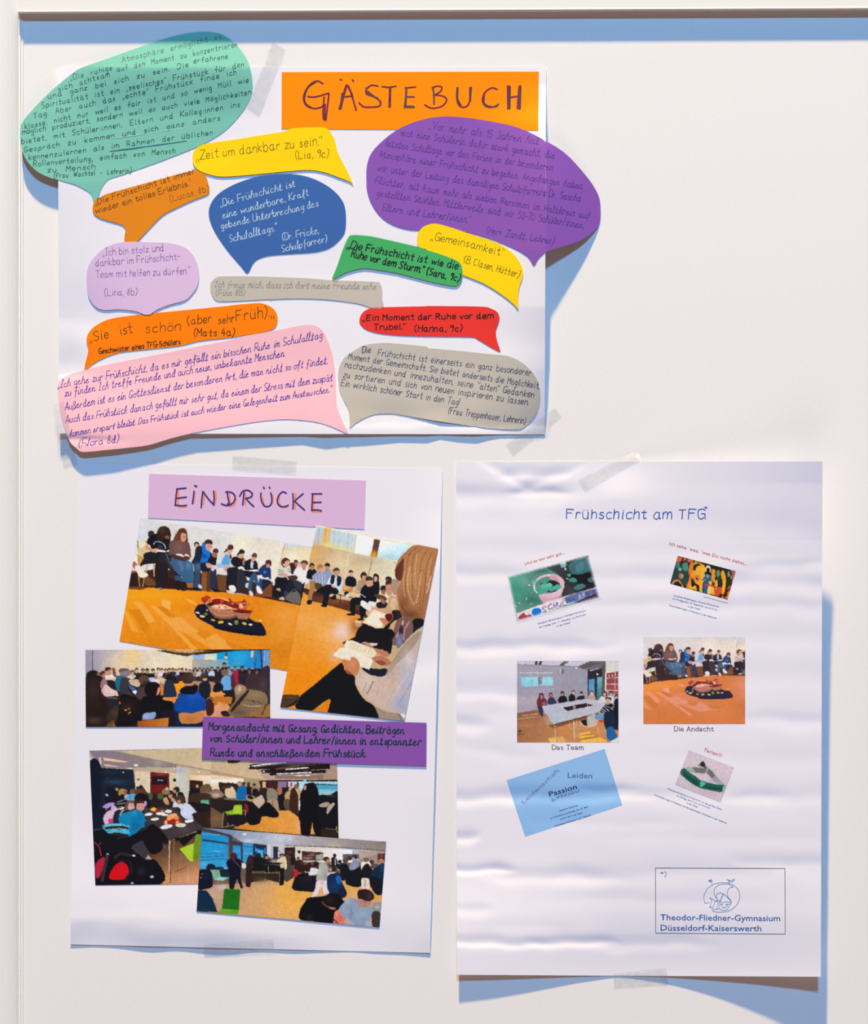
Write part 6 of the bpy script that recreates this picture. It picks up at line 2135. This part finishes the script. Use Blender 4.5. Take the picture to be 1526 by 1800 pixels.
# green bubble over the second yellow one
pts = zz(K4, 700, 300, '127,480 130,430 145,400 180,370 250,355 350,380 500,430 650,480 740,530 800,590 835,660 833,720 815,770 805,840 805,927 780,900 720,850 640,795 560,750 435,700 400,690 200,560 150,530')
bubble('yellow', 'fdd20c', pts, off(hA, 1.4), 'yellow bubble half under the purple bubble, its tail pointing down to the right', [
 ('„Gemeinsamkeit“', 757.7, 421, 884, 450.5, 1.0, {'sag': -2}), ('(B. Clasen, Hütter)', 815, 461, 911, 488, .9)], '6c5c10', 1.0, slant=.05, asc=.95)
pts = zz(K4, 350, 300, '1000,450 1030,432 1100,435 1200,450 1526,525') + zz(K4, 700, 300, '130,515 250,550 350,585 410,615 430,660 430,710 415,750 385,773 320,765 200,740 0,688') + zz(K4, 350, 300, '1350,690 1200,665 1100,655 1010,675 950,700 900,727 895,715 930,630 960,540')
bubble('green', '45ac62', pts, off(hA, 1.9), 'grass green bubble with thick black handwriting beside the blue bubble', [
 ('„Die Frühschicht ist wie die', 611, 435, 804, 473, .95), ('Ruhe vor dem Sturm.“ (Sara, 9c)', 617, 451, 806, 495, .95)], '1c1e1c', 1.9, slant=.12, asc=.9)
# narrow grey bubble
pts = zz(K4, 350, 300, '75,790 80,750 110,720 160,708 400,710 700,720 900,735 1180,745 1215,760 1228,800 1228,860 1235,920 1160,920 1080,895 980,878 820,862 640,858 490,863 480,868 470,862 300,872 150,877 110,868 85,830')
bubble('grey', 'c0b7a9', pts, off(hA, .8), 'narrow grey bubble with faint pencil writing under the blue bubble', [
 ('Ich freue mich, dass ich dort meine Freunde sehe', 378, 504.5, 661, 508.5, .78), ('(Finn 8B)', 379, 520, 429, 519, .75)], '8f8983', .9, slant=.2, asc=1.1, cursive=True)
# orange bubble with the large line
pts = zz(K4, 0, 520, '583,330 580,290 600,240 650,195 740,155 900,130 1200,100 1526,68') + zz(K4, 350, 520, '200,65 370,50 430,52 490,80 520,120 527,160 515,205 480,230 400,250 200,280 0,303') + zz(K4, 0, 520, '1200,335 950,362 800,380 690,420 620,460 585,490 567,497 570,460 592,370')
O2 = off(hA, .8)
bubble('orange2', 'ff7e00', pts, O2, 'bright orange bubble with large thin writing above the long pink bubble', [
 ('„Sie', 158, 600.5, 191, 594, 1.25), ('ist', 212, 589, 233, 585, 1.25), ('schön', 256, 585.5, 316, 580.5, 1.25), ('(aber', 330, 570.5, 371, 566.5, 1.05), ('sehr', 384, 569, 412, 566, 1.0), ('Früh).„', 415, 564, 482, 556, 1.45, {'asc': .85}),
 ('Geschwister eines TFG-Schülers', 174, 622, 317, 604.5, .68, {'w': 1.5}), ('(Mats 4a)', 341, 591, 411, 590, .95, {'w': 1.4})], '4c2c10', 1.2, slant=.1)
# long pink bubble
pts = zz(K4, 0, 520, '388,640 390,590 410,560 470,525 560,500 700,465 1000,405 1300,345 1526,300') + zz(K4, 350, 520, '300,270 500,235 650,205 740,193 800,210 840,250 870,320 900,420 915,550 920,650 925,740 945,800 970,860 1000,925 950,905 880,875 800,850 700,835 580,828 440,838 300,858 0,912') + zz(K4, 0, 520, '1150,955 1000,1000 850,1020 700,1035 600,1045 545,1045 510,1020 470,980 430,880 405,780')
bubble('pink', 'f4bac2', pts, hpink, 'long pink bubble with purple handwriting hanging over the bottom edge of the poster', [
 ('„Ich gehe zur Frühschicht, da es mir gefällt ein bisschen Ruhe im Schulalltag', 102, 682, 566, 594, .82, {'sag': 1}),
 ('zu finden. Ich treffe Freunde und auch neue, unbekannte Menschen.', 114, 697, 501, 626, .82), ('Außerdem ist es ein Gottesdienst der besonderen Art, die man nicht so oft findet.', 114, 721, 576, 639, .82, {'sag': -1.5}),
 ('Auch das Frühstück danach gefällt mir sehr gut, da einem der Stress mit dem zuspät', 115, 744, 584, 669, .82, {'sag': -1}),
 ('kommen erspart bleibt. Das Frühstück ist auch wieder eine Gelegenheit zum Austauschen.“', 123, 767, 583, 689, .72, {'sag': -1}), ('(Flora 8d)', 138, 786, 208, 777, .85)],
 '5e3c9a', 1.15, slant=.3, asc=1.3, cursive=True)
# red bubble
pts = zz(K4, 350, 520, '1075,170 1085,130 1120,95 1180,80 1300,75 1526,70') + zz(K4, 700, 520, '200,68 550,72 620,85 665,110 680,150 670,190 655,240 665,310 685,372 640,355 580,320 530,290 480,275 200,272 0,265') + zz(K4, 350, 520, '1200,250 1120,225 1085,195')
bubble('red', 'e8362e', pts, off(hA, .8), 'narrow red bubble with black felt pen writing at the right', [
 ('„Ein Moment der Ruhe vor dem', 638, 563.5, 867, 559.5, .8), ('Trubel.“', 657, 580, 712, 578.5, .8), ('(Hanna, 9c)', 729, 582.5, 811, 582, .85)], '2c1414', 1.7, slant=.08, asc=.8)
# big grey bubble
pts = zz(K4, 350, 520, '932,540 940,480 970,420 1020,380 1100,335 1200,318 1300,318 1526,340') + zz(K4, 700, 520, '200,350 400,368 600,390 720,400 810,435 880,490 930,560 952,640 950,710 925,790 880,850 830,890 770,897 620,890 400,860 200,830 0,795') + zz(K4, 350, 520, '1280,790 1180,795 1100,825 1050,855 1012,884 1010,830 1000,760 970,700 940,630')
def hG(x, y): return hA(x, y) + 0.8 + 2.2 * np.exp(-((np.asarray(x) - 770) / 38) ** 2) * sstep(715, 750, np.asarray(y))
bubble('grey', 'c0b7a9', pts, hG, 'big grey bubble with blue-black handwriting at the lower right of the poster', [
 ('Die', 637, 620.5, 651, 620, .85, {'w': 1.5}), ('Frühschicht ist einerseits ein ganz besonderer', 664, 625, 933, 660, .85), ('Moment der Gemeinschaft. Sie bietet anderseits die Möglichkeit,', 612, 631, 948, 683, .82),
 ('nachzudenken und innezuhalten, seine “alten“ Gedanken', 606, 645.5, 938, 699, .85), ('zu sortieren und sich von neuen inspirieren zu lassen.', 603, 663, 928, 712, .85),
 ('Ein wirklich schöner Start in den Tag!', 599, 678, 806, 712, .85), ('(Frau Treppenhauer, Lehrerin)', 788, 727, 923, 745, .85)], '464260', 1.05, slant=.1, asc=.9, ws=8)

# ------------------------------------------------------------ IMPRESSIONS poster
sheet('poster_sheet', [(140, 814.5), (778, 824), (756, 1675), (123.5, 1660)], hB, M_PAPER, 3,
      label='white poster sheet of glued photographs at the lower left', cat='poster')
inB = lambda x, y: np.minimum(y - 818 - (x - 140) * .0149, 1662 + (x - 123) * .0237 - y)
tape([(409, 800.5), (522, 811), (520, 834), (408, 825)], over(hB, inB, 0.5, 8), 'clear tape strip over the top edge of the photograph poster')
tape([(358, 1661), (481, 1650), (483, 1670), (359.5, 1684)], over(hB, inB, 0.5, 8), 'clear tape strip over the bottom edge of the photograph poster')
tB = off(hB, .6)
st2 = sheet('title_strip', [(262, 832.7), (643.4, 844.6), (640.5, 930.6), (260, 910.5)], tB, card('dab4d4', 'mauve'), 8,
            label='mauve paper strip lettered EINDRÜCKE at the top of the photograph poster', cat='title strip')
PU, OR = '4c2c74', 'f08a4c'
KA, KB = 4.239, 4.124
def twotone(ox, oy, k, items):
    for main, shade in items:
        I = Ink()
        for sg in main.split('|'):
            p = z(ox, oy, k, sg); I.stroke(catmull(p, 5) if len(p) > 2 else p, 2.8)
        o = I.build('letter', PU, st2, tB, 0.22)
        I = Ink()
        for sg in shade.split('|'):
            p = z(ox, oy, k, sg); I.stroke(catmull(p, 5) if len(p) > 2 else p, 3.0)
        I.build('marker_shade', OR, o, tB, 0.1)
twotone(100, 790, KA, [
 ('892,295 963,288|895,292 888,350 882,418|892,365 966,355|880,414 925,420 967,417', '905,305 900,410|905,427 963,426'),
 ('1022,310 1018,350 1010,405|1026,268 1040,278|1030,275 1042,272', '1028,320 1020,400'),
 ('1088,312 1080,370 1076,435|1090,315 1130,370 1172,415|1168,310 1172,360 1168,415', '1098,330 1090,410|1183,315 1185,360 1180,405'),
 ('1268,312 1275,360 1285,400|1258,318 1300,320 1328,350 1315,395 1270,418 1225,405|1270,405 1300,410', '1285,330 1290,395|1335,370 1320,415 1290,424'),
 ('1395,312 1390,360 1385,415|1362,350 1385,312 1425,305 1455,330 1445,355 1405,365|1408,365 1440,400 1468,426', '1405,330 1402,412|1462,325 1452,362')])
twotone(430, 790, KB, [
 ('118,315 120,365 140,405 165,415 190,400 198,360 190,315|138,272 142,285|178,272 184,282', '128,350 140,395|204,330 204,380 195,400'),
 ('303,318 275,308 245,340 238,385 260,412 290,415 316,405', '252,345 246,385 262,405|320,402 300,422'),
 ('350,320 353,380 350,432|425,320 390,350 362,375|362,375 395,405 435,440', '370,320 366,430'),
 ('488,322 560,322|492,325 490,380 487,440|490,385 556,383|485,442 520,438 558,445', '500,330 500,430|488,450 558,452')])

def strip_text(): pass
PH = 'photographs glued on the photograph poster'
hH, hK, hL_, hPo, hM, hCap = off(hB, .5), off(hB, 1.0), off(hB, .5), off(hB, 1.1), off(hB, 1.1), off(hB, 1.7)
print_sheet('photograph', [(247, 910), (561, 963), (507, 1179.5), (210, 1127)], hH, HALL.sample, 1.0,
            label='photograph of people reading in a row, bread baskets on an orange floor', cat='photograph', group=PH)
print_sheet('photograph', [(556, 923), (770.5, 964.5), (711, 1267.5), (492.5, 1243)], hPo, PORT.sample, 1.0,
            label='upright photograph with a long-haired person in front holding a song book', cat='photograph', group=PH)
print_sheet('photograph', [(150, 1142.5), (474.5, 1141.3), (475, 1277), (150.8, 1277.7)], hK, ROOM.sample, 1.0,
            label='photograph of a seated crowd seen from behind, a blue jacket in the middle', cat='photograph', group=PH)
print_sheet('photograph', [(157, 1319.8), (592, 1309), (597, 1551.5), (167.6, 1556)], hL_, CAFE.sample, 1.0,
            label='photograph of a crowded cafeteria with bread on a dark table', cat='photograph', group=PH)
print_sheet('photograph', [(355.3, 1455), (679, 1480), (667, 1630), (345.4, 1602)], hM, HALLWAY.sample, 1.0,
            label='lowest photograph, blue windows at its left and two people bending in front', cat='photograph', group=PH)
cap = sheet('caption_strip', [(357, 1259.5), (750, 1270.6), (749.4, 1347), (354.7, 1334.4)], hCap, card('8750a4', 'violet'), 6,
            label='purple caption strip with dark green felt pen writing among the photographs', cat='caption strip')
hand(cap, hCap, '1c3444', [('Morgenandacht mit Gesang, Gedichten, Beiträgen', 367, 1283, 710, 1290, .92), ('von Schüler/innen und Lehrer/innen in entspannter', 369, 1303.5, 739, 1310, .92),
     ('Runde und anschließendem Frühstück.', 370, 1329, 643, 1330.5, .92)], 2.1, slant=.1, asc=.95, cursive=True)

# ------------------------------------------------------------ printed poster at the right
pC = sheet('poster_sheet', [(802, 812), (1446, 811), (1443, 1717), (803, 1713.5)], hC, M_PAPER2, 2.2,
           label='tall crumpled white printed poster curling off the board at the right', cat='poster')
inC = lambda x, y: np.minimum(y - 812, 1714 - y)
tape([(1121, 791), (1126.5, 807.5), (1029, 864), (1015, 843)], over(hC, inC, 0.5, 22), 'clear tape strip slanting over the top edge of the printed poster')
tape([(1078, 1711), (1171, 1701), (1175.5, 1732), (1080, 1738)], over(hC, inC, 0.5, 10), 'clear tape strip with a crumpled end at the bottom of the printed poster')
BL = '2c56a4'
I = Ink(); write(I, 'Frühschicht am TFG', 996, 911.5, 1238, 912.5, 1.45, 1.7, slant=.08, asc=.55, jit=.12); I.build('printed_heading', BL, pC, hC)
I = Ink(); write(I, '*', 1238, 900, 1244, 900, .7, 1.0, slant=0, jit=0); I.build('printed_asterisk', BL, pC, hC)
# pictures on the printed sheet
def picture(name, corners, cv, label, fn=None, soft=0, step=1.0):
    c = np.array(corners, float)
    paper = np.array(hexc('ebe5eb'))
    def col(x, y):
        a = (fn or cv.sample)(x, y)
        if soft:
            p = np.stack([x, y], 1); d = np.full(len(x), 1e9)
            for i in range(4):
                e = c[(i + 1) % 4] - c[i]; nrm = np.array([-e[1], e[0]]) / np.hypot(*e)
                d = np.minimum(d, (p - c[i]) @ nrm)
            k = sstep(0, soft, d + 0.4 * np.sin(x * .55 + y * .2) * np.sin(y * .6 - x * .15))[:, None]; a = a * k + paper * (1 - k)
        return a
    return print_sheet(name, corners, off(hC, .15), col, step, parent=pC, label=label)
A_ = np.array([[290.4, 924.9], [469, 1112.6], [341.3, 1074.6], [472, 986], [247.5, 1029], [345, 1052]]); B_ = np.array([[1160.6, 1131], [1286.4, 1224], [1207, 1213.5], [1276, 1149], [1131.5, 1200], [1213, 1199]])
Mx = np.linalg.lstsq(np.c_[B_, np.ones(len(B_))], A_, rcond=None)[0]
def small_hall(x, y):
    q = np.c_[x, y, np.ones(len(x))] @ Mx
    a = HALL.sample(q[:, 0], q[:, 1]); g = a.mean(1)[:, None]
    a = a * .84 + g * .04 + np.array([.10, .075, .085])
    m = (a[:, 0] > .75) & (a[:, 2] < .45)
    a[m] = a[m] * np.array([.97, .9, 1.15]) + np.array([0, 0, .07])
    return a
picture('printed_picture', [(1131, 1120.2), (1310, 1120.2), (1310, 1272.6), (1131, 1272.6)], None, 'printed picture of readers on a row of seats and an orange floor', small_hall)
picture('printed_picture', [(909, 1162), (1087, 1162), (1087.5, 1305), (909, 1305)], TEAM, 'printed picture of a group round a grey meeting table')
picture('printed_picture', [(889.5, 1012), (1035.5, 972.5), (1056.5, 1052), (907, 1096)], GARDEN, 'printed picture of a pink flower tub on grass with a soft edge', soft=8)
picture('printed_picture', [(1191.5, 977), (1293.5, 1004), (1279, 1054), (1178, 1026)], ART, 'printed colourful abstract picture in orange, green and blue')
picture('printed_picture', [(1211, 1318.6), (1290, 1349), (1266.5, 1410), (1187, 1379)], RIBBON, 'printed picture of a green folded ribbon on pinkish grey')
SAL, NAV = 'd06848', '3c5ca0'
type_line(pC, hC, 'Und es war sehr gut...', 923, 993.5, 992.5, 973.5, 5.4, SAL, bold=.01)
type_line(pC, hC, 'Ich sehe ´was, ´was Du nicht siehst...', 1176, 957.8, 1313.5, 994.4, 5.8, 'c4583c', bold=.01)
type_line(pC, hC, 'Ferien!!!', 1238, 1320.5, 1268, 1331.5, 6.4, 'd0683c', bold=.01)
for t in [('Herzliche Einladung zur Herbst-Frühschicht', 945.4, 1097.8, 1029.6, 1074.2), ('am Freitag, dem 11. Oktober, um 8.10 Uhr', 948, 1104, 1030.7, 1081), ('in der Oase!', 979, 1102.3, 1002.8, 1095.3),
          ('Herzliche Einladung zur Advents-Frühschicht', 1184, 1047.8, 1263.8, 1068), ('am Freitag, dem 13. Dezember, um 8.10 Uhr', 1182.3, 1053, 1261.6, 1074), ('in der Oase!', 1209, 1067, 1231, 1072.3),
          ('Anschließend gibt´s Frühstück in der Cafeteria', 1176, 1065, 1259.3, 1088), ('Herzliche Einladung zur Frühschicht vor den großen Ferien', 1173.4, 1387.3, 1268.8, 1424.3),
          ('am Freitag, dem 5. Juli, um 8.10 Uhr', 1189, 1399.5, 1248.2, 1422), ('in der Oase!', 1206.8, 1412.3, 1226.5, 1419.8), ('Anschließend gibt´s Frühstück mit fair gehandelten Produkten in der Cafeteria', 1149.5, 1397.8, 1277.3, 1448.2)]:
    type_line(pC, hC, *t, 2.7, NAV, bold=.012)
I = Ink(); I.stroke([(1236.8, 1048.6), (1279, 1060.3)], .7); I.build('printed_rule', '6c3030', pC, hC)
# captions in an old-style roman
GR = {'a': '0c1e4e5c5768 5a190816365 7'.replace('5 7', '57'), 'i': '1e16 1h1i', 't': '2h283667 0e5e', 'd': '6d3e1c092646696d 6k6666'}
def roman(text, x0, y0, x1, y1, u, col):
    keep = dict(GL); GL.update(GR)
    I = Ink(); write(I, text, x0, y0, x1, y1, u, 1.5, slant=0, asc=.85, jit=0, nib=0.5, sp=3.2, smoothn=5)
    # small serifs on the stems
    random.seed(3); cur = 0; pos = []
    for ch in text:
        if ch == ' ': cur += 5.5; continue
        g, gw = glyph(ch, False); pos.append((ch, cur, gw)); cur += gw + 3.2
    sx = (x1 - x0) / (cur - 3.2)
    top = (8 + 6 * .85) * u
    def bar(cx, yy, w=2.0): I.stroke([(x0 + (cx - w) * sx, yy), (x0 + (cx + w) * sx, yy)], .55)
    for ch, c, gw in pos:
        if ch in 'DT': bar(c + (4 if ch == 'T' else 0.5), y0)
        if ch == 'D': bar(c + .3, y0 - top, 1.4)
        if ch == 'T': I.stroke([(x0 + c * sx, y0 - top), (x0 + c * sx, y0 - top + 1.6)], .5); I.stroke([(x0 + (c + 8) * sx, y0 - top), (x0 + (c + 8) * sx, y0 - top + 1.6)], .5)
        if ch == 'A': bar(c, y0, 1.6); bar(c + 8, y0, 1.8)
        if ch in 'mnh': bar(c, y0, 1.3); bar(c + gw, y0, 1.3)
        if ch == 'm': bar(c + 5, y0, 1.2)
        if ch in 'i': bar(c + 1.3, y0, 1.5)
    I.build('printed_caption', col, pC, hC); GL.clear(); GL.update(keep)
roman('Das Team', 971, 1317.6, 1025.3, 1317.6, .62, '6c5056')
roman('Die Andacht', 1185.6, 1285, 1254.8, 1285, .62, '6c5c5c')
# blue card printed on the sheet
hc2 = off(hC, .15)
cx_, cy_, cf = quad_grid([(890.6, 1371.5), (1063, 1316.3), (1094, 1415.5), (923, 1470.5)], 3)
me = np_mesh('printed_card', Pa(cx_, cy_, hc2(cx_, cy_)), cf)
bc = link('printed_card', me, mat('print_blue', '8fbbe6', .7, .04, 900, 0, .2), parent=pC, label='light blue printed card turned anticlockwise')
h3 = off(hC, .15)
type_line(bc, h3, 'Leidenschaft', 921, 1413.5, 984, 1355, 7.2, '7484a8', name='printed_word')
type_line(bc, h3, 'Leiden', 998, 1367.2, 1041, 1368.2, 9.4, '40587c', name='printed_word')
type_line(bc, h3, 'Passion', 966.5, 1400.5, 1014.8, 1386.5, 9.0, '14202e', name='printed_word', bold=.006)
type_line(bc, h3, 'Passion', 969, 1403, 1017.5, 1387.5, 9.0, '5878a0', name='mirrored_word', flip=True)
for t in [('Herzliche Einladung', 983.5, 1426.5, 1015.8, 1416.6), ('zur Frühschicht am Freitag, dem 22. März,', 968, 1439.6, 1035.6, 1418.6), ('um 8.10 Uhr in der Oase!', 984.5, 1441.5, 1024, 1429.6), ('Anschließend Frühstück in der Cafeteria', 974.8, 1453.4, 1038.8, 1433.8)]:
    type_line(bc, h3, *t, 2.6, '243c64', bold=.01)
# framed box with the school's emblem
I = Ink()
for a, b in (((1152.4, 1525.7), (1380, 1526.8)), ((1380, 1526.8), (1380.3, 1642)), ((1380.3, 1642), (1152.8, 1640.3)), ((1152.8, 1640.3), (1152.4, 1525.7))):
    n = 30; I.stroke([(a[0] + (b[0] - a[0]) * i / n, a[1] + (b[1] - a[1]) * i / n) for i in range(n + 1)], 1.05)
I.build('printed_frame', '57505c', pC, hC)
I = Ink(); write(I, '*)', 1161.5, 1540.5, 1171, 1540.5, .55, .9, slant=0, jit=0); I.build('printed_footnote_mark', '504c54', pC, hC)
DB = '205c9c'
type_line(pC, hC, 'Theodor-Fliedner-Gymnasium', 1160.8, 1617.4, 1371.7, 1619.2, 10.4, DB, bold=.008)
type_line(pC, hC, 'Düsseldorf-Kaiserswerth', 1161.3, 1635.8, 1338.6, 1637.0, 10.4, DB, bold=.008)
I = Ink()
for w, sg in [(1.0, '585,460 572,410 580,360 610,305 665,265 740,245 820,248 885,275 930,325 943,385 925,450 880,505 820,538 750,548 690,545 655,528'),
              (1.0, '585,460 610,450 628,450'), (1.0, '720,425 685,380 675,330 700,285 750,262 830,262 875,290'), (1.0, '875,290 835,300 812,345 820,390 850,425 855,455'),
              (1.0, '722,425 700,395 708,362 740,350 780,365 830,410 850,445'), (1.6, '770,365 745,420 728,440'), (1.0, '722,425 690,430 640,400|640,400 632,408 655,425'), (.9, '655,425 640,480 635,500 650,500'),
              (.9, '690,435 665,500 660,515 700,518|690,435 720,440'), (.9, '720,445 705,515 730,510'), (.9, '735,440 755,440 740,470 760,468|735,440 722,515'), (1.0, '850,455 800,440 765,460 760,500 800,495 815,470 790,470'), (.9, '850,468 810,465|855,455 850,470'),
              (.9, '735,515 770,530 810,520 835,480'), (.9, '628,490 640,500 655,495'), (.9, '663,268 648,238'), (.9, '622,215 655,235|640,205 640,242|622,235 656,213|620,226 660,226'),
              (1.0, '830,250 835,235 870,215 890,205|805,212 830,215 845,235|855,240 885,222 890,222|820,225 850,228')]:
    for s1 in sg.split('|'):
        p = z(1140, 1510, 5.869, s1); I.stroke(catmull(p, 5) if len(p) > 2 else p, w * .85)
I.build('printed_emblem', '4474b0', pC, hC)
